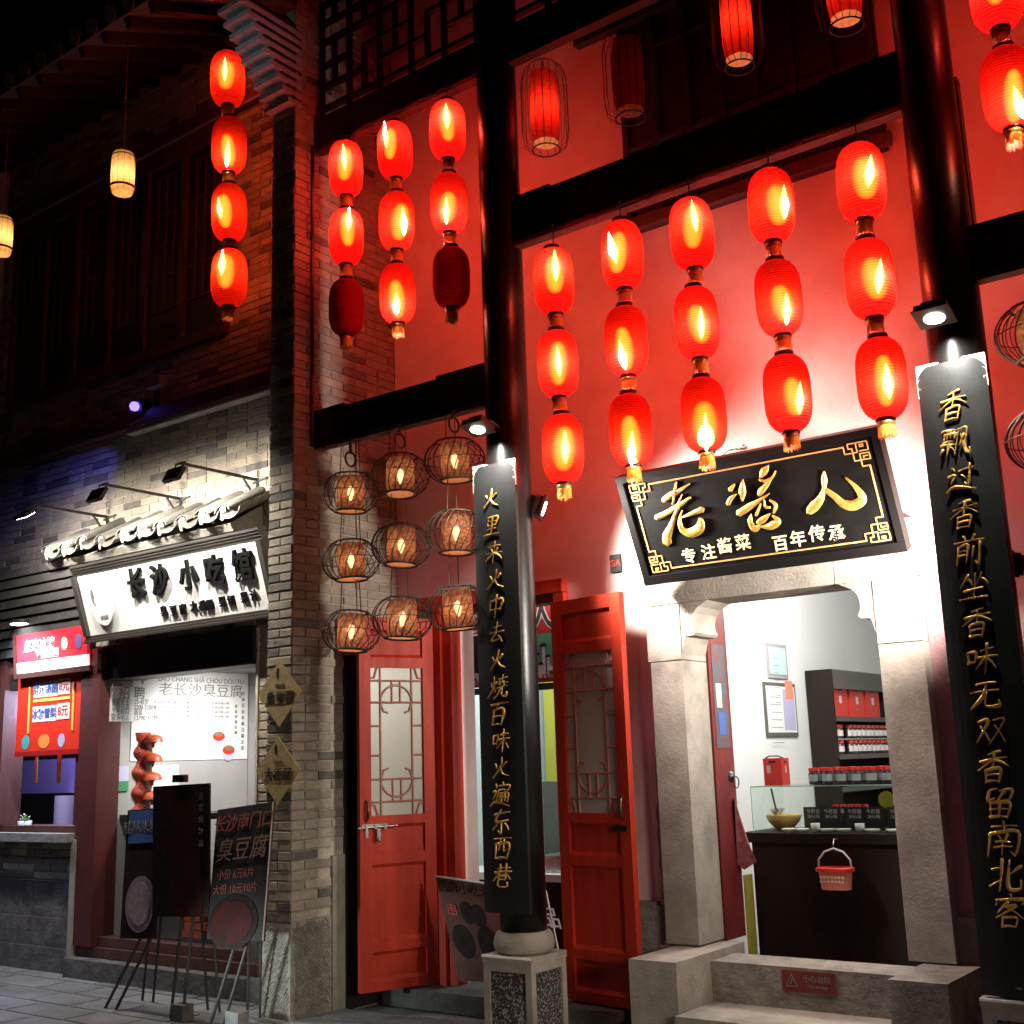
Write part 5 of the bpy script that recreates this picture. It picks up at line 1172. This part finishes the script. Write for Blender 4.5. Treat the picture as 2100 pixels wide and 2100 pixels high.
MB().prism([(.16*math.cos(k*math.pi/14), .185*math.sin(k*math.pi/14)) for k in range(28)], onq(Q, .55, .74), ux, uy, .003).build('plate_print', mat('dim_plate_print', (.20, .16, .20), .6), t); MB().prism([(.12*math.cos(k*math.pi/14), .14*math.sin(k*math.pi/14)) for k in range(28)], onq(Q, .55, .74, .008), ux, uy, .003).build('plate_print', mat('pale_noodle_print', (.30, .24, .27), .6, c2=(.2, .14, .16), scale=30), t)
text('桂林米粉', onq(Q, .5, .15, .008), ux, uy, .10, 'greyink', t)
t, *Q = stand(((314, 1613), (429, 1606), (428, 1880), (312, 1880)), 5.22, 5.18, (-6.72, 5.19), 'brownprint', 'tall middle poster stand, almost black with dim red print')
ux = (Q[1]-Q[0]).normalized(); uy = (Q[0]-Q[3]).normalized()
slab4((onq(Q, .30, .98), onq(Q, .9, .98), onq(Q, .8, .1), onq(Q, .35, .1)), .003).build('print', 'dimred', t)
for i, c in enumerate('正宗烤冷面'): text(c, onq(Q, .88, .10+.09*i, .008), ux, uy, .05, 'greyink', t)
for i, c in enumerate('特色小吃烤肠'): text(c, onq(Q, .12, .5+.08*i, .008), ux, uy, .045, 'brownprint', t)
m = MB(); c = onq(Q, .48, -.02); m.box(c.x-.06, c.x+.06, c.y-.01, c.y+.03, c.z, c.z+.05); m.build('clip', 'darksteel', t)
t, *Q = stand(((446, 1661), (561, 1644), (540, 1930), (424, 1926)), 5.28, 5.14, (-6.30, 5.17), 'ink', 'right poster stand, dark board about stinky tofu leaning before the pier')
ux = (Q[1]-Q[0]).normalized(); uy = (Q[0]-Q[3]).normalized()
K['rimline'] = mat('rim_line', (.42, .34, .32), .6)
MB().bar(onq(Q, 1, 0), onq(Q, 1, 1), .006).build('edge_rim', 'rimline', t)
K['dimtan'] = mat('dim_tan_print', (.24, .14, .09), .6); K['dimredink'] = mat('dim_red_ink', (.26, .06, .05), .6)
text('长沙南门口', onq(Q, .50, .13, .006), ux, uy, .115, 'dimredink', t, shear=.15, bold=.006); text('臭豆腐', onq(Q, .50, .34, .006), ux, uy, .155, 'dimtan', t, shear=.2, wide=1.05)
text('小份 6元6片', onq(Q, .44, .52, .006), ux, uy, .068, 'dimredink', t); text('大份 10元10片', onq(Q, .45, .63, .006), ux, uy, .068, 'dimredink', t)
MB().prism([(.235*math.cos(k*math.pi/14), .165*math.sin(k*math.pi/14)) for k in range(28)], onq(Q, .45, .87, .001), ux, uy, .003).build('bowl_print', 'brownprint', t); MB().prism([(.19*math.cos(k*math.pi/14), .13*math.sin(k*math.pi/14)) for k in range(28)], onq(Q, .45, .87, .005), ux, uy, .003).build('bowl_print', 'dimred', t)
for i, (x, y) in enumerate(((at(372, 2092, Z=0).x, at(372, 2092, Z=0).y), (at(485, 2108, Z=0).x, at(485, 2108, Z=0).y))):
    b = thing('loose_brick', 'loose %s brick weighing down the foot of a poster stand' % ('brown' if i == 0 else 'grey'), 'brick', (x, y, 0)); MB().box(x-.05, x+.07, y-.05, y+.04, 0, .10).build('block', 'rooflit' if i == 0 else 'concrete', b)

# ------------------------------------------------------------------ inside the red doors
dr = thing('shop_interior', 'pale room seen through the open red doors', 'room', (-5.2, 7.3, .1))
MB().add([(-8.3, 8.6, .05), (-4.2, 8.6, .05), (-4.2, 8.6, 3.2), (-8.3, 8.6, 3.2)], [(0, 1, 2, 3)]).build('back_wall', 'roomblue', dr)
MB().add([(-6.16, 6.78, .05), (-6.16, 8.6, .05), (-6.16, 8.6, 3.2), (-6.16, 6.78, 3.2)], [(0, 1, 2, 3)]).build('side_wall', 'room', dr)
MB().add([(-4.2, 6.8, .05), (-4.2, 8.6, .05), (-4.2, 8.6, 3.2), (-4.2, 6.8, 3.2)], [(3, 2, 1, 0)]).build('side_wall', 'roomblue', dr)
MB().box(-6.6, -.9, 6.76, 13.0, .0, .12).build('floor', 'floor', dr); MB().box(-6.6, -4.2, 6.78, 8.6, 3.0, 3.1).build('ceiling', 'room', dr)
lamp('room_light', (-5.2, 7.4, 2.9), 90, (.80, 1, .96), .25)
lamp('room_light', (-4.95, 6.80, 2.93), 7, (1, .95, .88), .08)  # ceiling lamp added to brighten the front of the menu board
is_ = thing('hanging_menu_board', 'red hanging menu board with mushroom pictures inside the open doors', 'menu board', (-5.2, 6.9, 2.3))
A = at(925, 1260, Y=6.95); B = at(1135, 1398, Y=6.95); zt_ = 2.72; X0, X1 = -5.95, B.x+.05; Z0 = B.z; YB = 6.95
bX(X0, X1, YB, Z0, zt_, 'board', 'signred', is_)
q = at(1112, 1266, Y=YB); text('人', (q.x, YB-.006, q.z), (1, 0, 0), (0, 0, 1), .27, 'paper', is_, bold=.045); text('人', (q.x, YB-.0085, q.z), (1, 0, 0), (0, 0, 1), .27, 'ink', is_, bold=.012)
text('老 酱', (q.x-.75, YB-.006, q.z), (1, 0, 0), (0, 0, 1), .27, 'paper', is_, bold=.045)
a = at(1094, 1302, Y=YB); b = at(1133, 1382, Y=YB); bX(a.x, b.x+.04, YB-.005, b.z, a.z, 'picture', 'green', is_)
for (dx, h_, r_) in ((.03, .12, .03), (.09, .18, .032), (.13, .10, .028), (.06, .05, .03)):
    MB().box(a.x+dx-.012, a.x+dx+.012, YB-.012, YB-.0095, b.z, b.z+h_+.02).build('mushroom_print', 'lilac', is_); MB().prism([(r_*math.cos(k*math.pi/8), r_*.7*math.sin(k*math.pi/8)) for k in range(9)], (a.x+dx, YB-.0125, b.z+h_+.02), (1, 0, 0), (0, 0, 1), .002).build('mushroom_print', 'brownprint', is_)
q = at(1115, 1380, Y=YB); text('鸡枞菌', (q.x, YB-.015, q.z), (1, 0, 0), (0, 0, 1), .085, 'paper', is_, bold=.03)
a = at(932, 1318, Y=YB); b = at(980, 1400, Y=YB); bX(a.x, b.x+.06, YB-.005, b.z+.02, a.z+.03, 'picture', 'brownprint', is_)
for k in range(9):
    c = (a.x+.05+.03*(k % 4)+rnd.uniform(0, .02), YB-.0125-.0004*k, b.z+.08+.05*(k//3)+rnd.uniform(0, .02)); r_ = .026
    MB().prism([(r_*math.cos(j*math.pi/6), r_*math.sin(j*math.pi/6)) for j in range(12)], c, (1, 0, 0), (0, 0, 1), .002).build('food_print', ('mush', 'kraft', 'mushcap')[k % 3], is_)
q = at(957, 1396, Y=YB); text('牛肝菌', (q.x+.01, YB-.018, q.z), (1, 0, 0), (0, 0, 1), .085, 'paper', is_, bold=.03)
bX(X0, X1, YB+.04, Z0-.05, Z0-.004, 'bottom_rail', 'ink', is_, .04)
# counter, curtain, panel, tray
a = at(1125, 1400, Y=8.4); b = at(1140, 1560, Y=8.4); tag(MB().box(a.x-.06, b.x, 8.4, 8.43, .15, 2.5).build('curtain', 'curtain'), 'narrow yellow green curtain at the back of the room behind the left pillar', 'curtain')
a = at(1112, 1603, Y=7.9); b = at(1150, 1752, Y=7.9); tag(MB().box(a.x, b.x+.25, 7.9, 7.95, b.z, a.z).build('dark_screen', 'shelfwood'), 'dark upright panel standing on the counter behind the left pillar', 'panel')
ct = thing('sales_counter', 'dark counter with a white worktop just inside the red doors', 'counter', (-5.2, 6.95, .12))
a = at(940, 1785, Y=7.0); MB().box(-5.90, -4.50, 6.95, 7.6, .12, a.z-.05).build('body', 'dimred', ct); MB().box(-5.92, -4.48, 6.93, 7.62, a.z-.049, a.z).build('worktop', 'white', ct)
a = at(1117, 1752, Y=7.15); tr_ = thing('steel_tray', 'open stainless steel tray on the counter behind the left pillar', 'tray', (a.x, 7.1, a.z))
MB().box(a.x, a.x+.35, 7.05, 7.06, a.z-.14, a.z).build('tray_side', 'steel', tr_); MB().box(a.x, a.x+.35, 7.061, 7.4, a.z-.14, a.z-.13).build('tray_base', 'steel', tr_); MB().box(a.x, a.x+.01, 7.061, 7.4, a.z-.129, a.z).build('tray_side', 'steel', tr_)
# leaning sandwich board
P4 = [at(893, 1797, Y=6.33), at(1120, 1828, Y=6.33), at(1160, 2020, Y=6.26), at(942, 2012, Y=6.26)]
lbz = thing('leaning_board', 'dim red picture board leaning inside the doorway behind the left pedestal', 'board', P4[3])
slab4((P4[3], P4[2], P4[1], P4[0]), -.012).build('board', 'boardred', lbz); Q = P4
MB().bar(onq(Q, 0, 0, 0), onq(Q, 1, 0, 0), .010).build('edge_rim', 'white', lbz); MB().bar(onq(Q, 1, 0, 0), onq(Q, 1, 1, 0), .006).build('edge_rim', 'white', lbz)
ux = (Q[1]-Q[0]).normalized(); uy = (Q[0]-Q[3]).normalized()
text('招牌小吃汇', onq(Q, .25, .10, .006), ux, uy, .09, 'brownprint', lbz); text('串', onq(Q, .10, .33, .006), ux, uy, .10, 'brightred', lbz)
for (u, v, r_) in ((.24, .33, .075), (.34, .35, .075), (.14, .62, .11), (.38, .62, .11)): MB().prism([(r_*.8*math.cos(k*math.pi/10), r_*math.sin(k*math.pi/10)) for k in range(20)], onq(Q, u, v, .004), ux, uy, .002).build('dish_print', 'brownprint', lbz)
text('品', onq(Q, 1.02, .30, .03), ux, uy, .14, 'paper', lbz, bold=.01)

# ------------------------------------------------------------------ sauce shop behind the stone doorway
rm = thing('sauce_shop_room', 'bright pale room of the sauce shop behind the stone doorway', 'room', (-2.8, 8, .1))
XI = -4.15
MB().add([(XI, 6.8, .1), (XI, 13.0, .1), (XI, 13.0, 3.3), (XI, 6.8, 3.3)], [(0, 1, 2, 3)]).build('side_wall', 'room', rm)
MB().add([(XI, 13.0, .1), (-.9, 13.0, .1), (-.9, 13.0, 3.3), (XI, 13.0, 3.3)], [(0, 1, 2, 3)]).build('back_wall', 'room', rm)
MB().box(-.95, -.9, 6.8, 13.0, .1, 3.3).build('side_wall', 'room', rm); MB().box(XI, -.9, 6.78, 13.0, 3.3, 3.4).build('ceiling', 'room', rm)
MB().box(XI+.01, -.9, YW+.23, YW+.25, 2.55, 3.3).build('front_wall', 'room', rm)
lamp('room_light', (-3.2, 8.2, 3.1), 230, (1, .98, .93), .3); lamp('room_light', (-2.2, 7.4, 3.1), 30, (1, 1, .98), .2)
# inner red leaf with painted guardian stand-in and ring handle
il_ = thing('inner_door_leaf', 'dark red inner door leaf with worn poster and ring handle, inside the stone doorway', 'door', (-3.545, 6.77, .45))
MB().box(-3.60, -3.545, 6.76, 7.02, .46, 2.55).build('panel', 'darkred', il_)
K['worn'] = mat('worn_poster', (.045, .07, .09), .7, c2=(.11, .04, .03), scale=14, detail=3)
MB().box(-3.5448, -3.542, 6.80, 6.98, 1.60, 2.25).build('worn_poster', 'worn', il_); MB().box(-3.5418, -3.540, 6.83, 6.90, 1.85, 2.0).build('poster_patch', 'cream', il_); MB().box(-3.5418, -3.540, 6.84, 6.93, 1.68, 1.82).build('poster_patch', 'blue', il_)
q = Vector((-3.535, 6.96, 1.42)); m = MB(); m.lathe([(0, .03), (.028, .018), (.034, 0)], 14); m.v = [Vector((v.z, v.y, v.x))+q-Vector((.01, 0, 0)) for v in m.v]; m.build('boss', 'darksteel', il_, smooth=True); MB().torus(q+Vector((.02, .01, -.035)), .035, .004, 18, 5, 'X').build('ring_handle', 'darksteel', il_, smooth=True)
ck = thing('sauce_counter', 'long black counter under the glass case inside the stone doorway', 'counter', (-2.9, 7.3, .12))
YC = 7.30; zc_ = 1.055
MB().box(-3.60, -1.2, YC, YC+.55, .12, zc_-.061).build('body', 'counter', ck); MB().box(-3.68, -1.15, YC-.02, YC+.60, zc_-.06, zc_).build('worktop', 'counter', ck)
gc = thing('glass_case', 'clear glass counter case holding tasting bowls and price cards', 'glass case', (-3, YC+.2, zc_))
gz = 1.348
MB().box(-3.585, -1.2, YC+.02, YC+.026, zc_+.001, gz-.007).build('pane', 'glass', gc); MB().box(-3.590, -3.584, YC+.027, YC+.50, zc_+.001, gz-.007).build('pane', 'glass', gc); MB().box(-3.59, -1.2, YC+.02, YC+.50, gz-.006, gz).build('pane', 'glass', gc)
m = MB(); m.bar((-3.59, YC+.019, gz-.003), (-1.2, YC+.019, gz-.003), .006); m.bar((-3.591, YC+.019, zc_), (-3.591, YC+.019, gz), .004); m.bar((-3.592, YC+.02, gz-.003), (-3.592, YC+.5, gz-.003), .006); m.build('glass_edge', 'glassedge', gc)
def px2(x, y, Y): return at(x, y, Y=Y)
# price cards
for i, (xa, xb) in enumerate(((1647, 1728), (1730, 1817), (1818, 1900))):
    a = px2(xa, 1655, YC+.30); b = px2(xb, 1698, YC+.30)
    t = thing('price_card', 'black price card in the glass case, %s of three' % ('left', 'middle', 'right')[i], 'price card', (a.x, YC+.3, b.z), group='black price cards in the glass case')
    MB().box(a.x, b.x-.004, YC+.30, YC+.305, zc_+.01, a.z).build('card', 'ink', t); MB().box(a.x+.02, b.x-.02, YC+.33, YC+.34, zc_+.001, zc_+.03).build('foot', 'ink', t)
    for j in (.27, .73):
        xx = a.x+(b.x-a.x)*j; text('牛肝菌', (xx, YC+.298, a.z-.030), (1, 0, 0), (0, 0, 1), .030, 'paper', t); text('28元/瓶', (xx, YC+.298, a.z-.062), (1, 0, 0), (0, 0, 1), .026, 'paper', t)
# bowls, tasting plates
q = px2(1613, 1695, YC+.28); t = thing('yellow_bowl', 'large yellow bowl with a ladle resting in it', 'bowl', (q.x, YC+.25, zc_)); MB().lathe([(.03, 0), (.06, .01), (.105, .06), (.12, .10), (.112, .10), (.05, .025), (0, .02)], 24, (q.x, YC+.25, zc_+.002)).build('bowl_body', 'bowl', t, smooth=True)
t2 = thing('ladle', 'steel ladle with a long handle standing over the yellow bowl', 'ladle', (q.x-.05, YC+.25, zc_+.12)); MB().tube([(q.x-.05, YC+.25, zc_+.12), (q.x-.085, YC+.27, zc_+.27)], .007, 6).build('handle', 'shelfwood', t2); MB().lathe([(0, -.03), (.03, -.02), (.05, .012), (.045, .014)], 16, (q.x-.045, YC+.25, zc_+.125)).build('ladle_bowl', 'steel', t2, smooth=True)
for i, (x, k) in enumerate(((1618, 0), (1644, 0), (1673, 1), (1697, 0), (1729, 0), (1764, 1), (1788, 0), (1834, 0))):
    q = px2(x, 1704, YC+.09)
    if k: t = thing('tasting_cup', 'small white tasting cup, %s of two along the counter front' % ('left' if i < 4 else 'right'), 'cup', (q.x, YC+.09, zc_)); MB().lathe([(0, 0), (.026, 0), (.030, .055), (.027, .055), (.023, .01)], 16, (q.x, YC+.09, zc_+.002)).build('cup_body', 'ceramic', t, smooth=True)
    else: t = thing('tasting_dish', 'white tasting dish number %s from the left on the counter front' % ('one', 'two', '', 'three', 'four', '', 'five', 'six')[i], 'dish', (q.x, YC+.09, zc_), group='white tasting dishes along the counter front'); MB().lathe([(0, .004), (.03, .004), (.048, .022), (.052, .022), (.034, 0), (0, 0)], 18, (q.x, YC+.09, zc_+.001)).build('dish_body', 'ceramic', t, smooth=True)
# jars
ORD = 'first second third fourth fifth sixth seventh eighth ninth tenth eleventh twelfth thirteenth fourteenth'.split()
def jar_proto(dark):
    t = thing('sauce_jar', 'x', 'jar'); MB().lathe([(0, 0), (.026, 0), (.029, .01), (.029, .062), (.022, .072)], 12).build('jar_body', 'jardark', t, smooth=True, local=True)
    MB().lathe([(.024, .072), (.0275, .073), (.0275, .092), (.0, .093)], 12).build('lid', 'jarlid', t, local=True)
    MB().lathe([(.0295, .018), (.0295, .055)], 12, a0=-2.9, a1=-.2).build('label_print', 'paper' if not dark else 'roomblue', t, local=True); return t
JA = jar_proto(False); JB = jar_proto(True); ju = {0: False, 1: False}
def jar(k, loc_, rz, label, grp, sc=1):
    P_ = (JA, JB)[k]
    if ju[k]: o = dup(P_, loc_, label, rz)
    else: o = P_; ju[k] = True; o.location = loc_; o.rotation_euler.z = rz; o['label'] = label
    o['group'] = grp; o.scale = (sc, sc, sc)
x = px2(1673, 1600, YC+.25).x; i = 0
while x < -2.35:
    jar(1, (x, YC+.22+(i % 2)*.075, gz+.001), rnd.uniform(-.3, .3), '%s dark sauce jar from the left on top of the glass case, %s row' % (ORD[i//2], ('front', 'back')[i % 2]), 'dark sauce jars standing on top of the glass case', 1.15); x += .062 if i % 2 else .035; i += 1
q = px2(1735, 1652, YC+.42)
for i in range(9): jar(0, (q.x-.07+(i % 5)*.05, YC+.42, zc_+.09+.0), 0, '%s red lidded jar from the left in the cluster inside the glass case' % ORD[i % 5], 'red lidded jars clustered inside the glass case', .72) if i < 5 else None
MBx = tag(MB().box(q.x-.12, q.x+.18, YC+.38, YC+.47, zc_+.001, zc_+.088).build('riser_block', 'shelfwood'), 'dark riser block under the jars inside the glass case', 'riser')
# gift boxes
def giftbox(c, w, d, h, label, grp=None):
    t = thing('gift_box', label, 'gift box', c, group=grp); x, y, z = c
    MB().box(x, x+w, y, y+d, z, z+h).build('box_body', 'skin', t); MB().box(x+w*.3, x+w*.7, y-.0025, y-.0005, z+h-.03, z+h-.018).build('handle_slot', 'ink', t) if w >= d else None
    MB().box(x+w+.0005, x+w+.0025, y+d*.35, y+d*.65, z+h-.03, z+h-.018).build('handle_slot', 'ink', t); MB().box(x+w+.0005, x+w+.0025, y+d*.42, y+d*.58, z+h*.45, z+h*.70).build('label_print', 'paper', t); return t
q = px2(1584, 1606, YC+.30); gb = giftbox((q.x, YC+.18, gz+.001), .13, .12, .175, 'large red gift box with a cord handle on top of the glass case')
MB().box(q.x+.025, q.x+.05, YC+.1775, YC+.1795, gz+.08, gz+.13).build('label_print', 'paper', gb); MB().tube([(q.x+.01, YC+.2, gz+.176), (q.x+.04, YC+.19, gz+.19), (q.x+.09, YC+.22, gz+.19), (q.x+.12, YC+.24, gz+.176)], .005, 6).build('cord_handle', 'ink', gb)
# shelf unit along the side wall
sh = thing('shelf_unit', 'dark wooden shelf unit with red lidded jars against the shop side wall', 'shelf', (XI+.2, 9, .12))
A = at(1706, 1372, X=XI+.24); B = at(1815, 1380, X=XI+.24); ya, yb_ = A.y, B.y; zt_ = A.z; XS = XI+.24
MB().box(XI+.01, XS, ya-.03, ya, .12, zt_).build('side_panel', 'counter', sh); MB().box(XI+.01, XS, yb_, yb_+.03, .12, zt_).build('side_panel', 'counter', sh); MB().box(XI+.01, XS, ya+.001, yb_-.001, zt_-.03, zt_).build('top_panel', 'shelfwood', sh)
MB().box(XS-.02, XS, ya+.001, yb_-.001, zt_-.16, zt_-.031).build('fascia', 'shelfwood', sh); MB().box(XI+.01, XI+.03, ya+.001, yb_-.001, .12, zt_-.031).build('back_panel', 'counter', sh)
zs = [at(1760, y, X=XS).z for y in (1470, 1546, 1612)]
for z in zs: MB().box(XI+.03, XS, ya+.001, yb_-.001, z-.04, z).build('shelf_board', 'shelfwood', sh)
dy = (yb_-ya)
for i in range(3): giftbox((XS-.16, ya+dy*(.05+.30*i), zs[0]+.001), .12, dy*.26, .25, 'red gift box on the top shelf, %s of three' % ('near', 'middle', 'far')[i], 'red gift boxes on the top shelf')
for k, z in enumerate(zs[1:]):
    n = 12
    for i in range(n):
        if i == 2: continue
        for lv in range(2 if k == 0 else 1):
            jar(0, (XS-.05, ya+.05+(dy-.1)*i/(n-1), z+.001+lv*.13), math.pi/2, '%s small red lidded jar from the near end, %s, %s' % (ORD[i], ('middle shelf', 'lowest shelf')[k], ('bottom row', 'upper row')[lv]), 'red lidded jars on the shelf unit', 1.25)
    if k == 0: tag(MB().box(XS-.10, XS-.02, ya+.02, yb_-.02, z+.122, z+.1295).build('glass_tier', 'glassedge'), 'thin glass tier between the two jar rows of the middle shelf', 'glass tier')
# certificates on the wall
for (x0, y0_, x1, y1_, m_, n_) in ((1569, 1318, 1615, 1388, 'roomblue', 'upper pale certificate'), (1563, 1398, 1636, 1505, 'signface', 'lower framed certificate with a coloured print')):
    a = at(x0, y0_, X=XI+.004); b = at(x1, y1_+5, X=XI+.004); t = thing('certificate', n_+' on the wall of the sauce shop', 'certificate', (XI, (a.y+b.y)/2, b.z))
    MB().box(XI+.002, XI+.014, a.y, b.y, b.z, a.z).build('frame', 'shelfwood' if n_[0] == 'l' else 'roomgrey', t); MB().box(XI+.0145, XI+.018, a.y+.03, b.y-.03, b.z+.03, a.z-.03).build('sheet', m_, t)
    for i in range(7): MB().box(XI+.0182, XI+.0188, a.y+.09, a.y+(b.y-a.y)*.5, a.z-.12-i*.06, a.z-.115-i*.06).build('text_line', 'greyink', t)
    if n_[0] == 'l':
        MB().box(XI+.0182, XI+.0192, a.y+(b.y-a.y)*.55, b.y-.05, b.z+.05, a.z-.05).build('photo_print', 'lilac', t); MB().box(XI+.0194, XI+.020, a.y+(b.y-a.y)*.65, b.y-.06, b.z+.3, b.z+.45).build('photo_print', 'pinkplastic', t)
# round paper sign in the case
q = px2(1818, 1640, YC+.36); m = MB(); m.prism([((.05+.006*(k % 2))*math.cos(k*math.pi/16), (.05+.006*(k % 2))*math.sin(k*math.pi/16)) for k in range(32)], (q.x, YC+.36, q.z), (1, 0, 0), (0, 0, 1), .004); tag(m.build('star_sign', 'curtain'), 'yellow green starburst paper sign at the right inside the glass case', 'paper sign')
# red basket hanging on the counter
q = px2(1716, 1790, YC-.10); bk = thing('hanging_basket', 'pink and red plastic basket hanging from a hook on the black counter front', 'basket', (q.x, YC-.10, q.z-.09)); c = Vector((q.x, YC-.12, q.z-.02))
def oval(w, d, z, n=28): return [(c.x+w*math.copysign(abs(math.cos(2*math.pi*k/n))**.6, math.cos(2*math.pi*k/n)), c.y+d*math.copysign(abs(math.sin(2*math.pi*k/n))**.6, math.sin(2*math.pi*k/n)), c.z+z) for k in range(n)]
m = MB(); L_ = [oval(.085, .055, -.075), oval(.098, .064, .03)]; n = 28; m.add(L_[0]+L_[1], [(k, (k+1) % n, n+(k+1) % n, n+k) for k in range(n)]+[tuple(range(n))]); m.build('basket_body', 'pinkplastic', bk, smooth=False)
m = MB(); L_ = [oval(.112, .075, .030), oval(.114, .077, .052), oval(.102, .066, .056), oval(.100, .064, .030)]; m.add(sum(L_, []), [(j*n+k, j*n+(k+1) % n, ((j+1) % 4)*n+(k+1) % n, ((j+1) % 4)*n+k) for j in range(4) for k in range(n)]); m.build('rim', 'redplastic', bk)
m = MB()
for k in range(14): m.box(c.x-.075+(k % 7)*.023, c.x-.062+(k % 7)*.023, c.y-.0655, c.y-.063, c.z-.03+(k//7)*.025, c.z-.020+(k//7)*.025)
m.build('pierced_pattern', 'ceramic', bk)
m = MB(); m.tube([c+Vector((-.105, 0, .045)), c+Vector((-.10, 0, .10)), c+Vector((-.06, 0, .145)), c+Vector((-.02, 0, .158)), c+Vector((0, 0, .165)), c+Vector((.02, 0, .158)), c+Vector((.06, 0, .145)), c+Vector((.10, 0, .10)), c+Vector((.105, 0, .045))], .006, 8); m.build('handle', 'ceramic', bk, smooth=True)
hk = thing('hook', 'small steel hook on the counter edge holding the basket', 'hook', c+Vector((0, .09, .19))); MB().tube([c+Vector((0, .10, .215)), c+Vector((0, .02, .22)), c+Vector((0, 0, .19)), c+Vector((0, .01, .165))], .004, 6).build('hook_wire', 'steel', hk)
# red cloth bag on the inner door
q = at(1513, 1740, X=-3.52); t = thing('cloth_bag', 'red and white cloth bag hanging behind the inner door leaf', 'bag', q)
m = MB(); m.add([q+Vector((0, 0, .30)), q+Vector((.05, .03, .05)), q+Vector((.10, .05, -.08)), q+Vector((.02, .03, -.13)), q+Vector((-.02, .02, -.10)), q+Vector((-.03, .06, .30)), q+Vector((.05, .12, -.08)), q+Vector((-.02, .08, -.12))], [(0, 1, 2, 3, 4), (5, 7, 6), (0, 5, 6, 1), (1, 6, 2), (2, 6, 7, 3), (3, 7, 4), (4, 7, 5, 0)]); m.build('bag_body', mat('bag_cloth', (.22, .02, .02), .8, c2=(.28, .13, .12), scale=30), t)
tag(MB().box(-3.625, -3.605, 7.19, 7.285, .12, .80).build('curtain', 'curtain'), 'yellow green cloth strip at the left end of the black counter', 'cloth strip')

# right hand bay
dr2 = thing('door_frame', 'red door frame at the right edge beyond the right pillar', 'door frame', (-.5, 6.5, .1))
MB().box(-1.16, -1.07, YW-.07, YW+.15, .10, 2.655).build('jamb', 'red', dr2); MB().box(-1.25, .6, YW-.075, YW+.15, 2.66, 2.745).build('head', 'red', dr2)
MB().box(-1.07, .4, YW+.05, YW+.09, .12, 2.655).build('board', 'darkred', dr2)
flush_text()
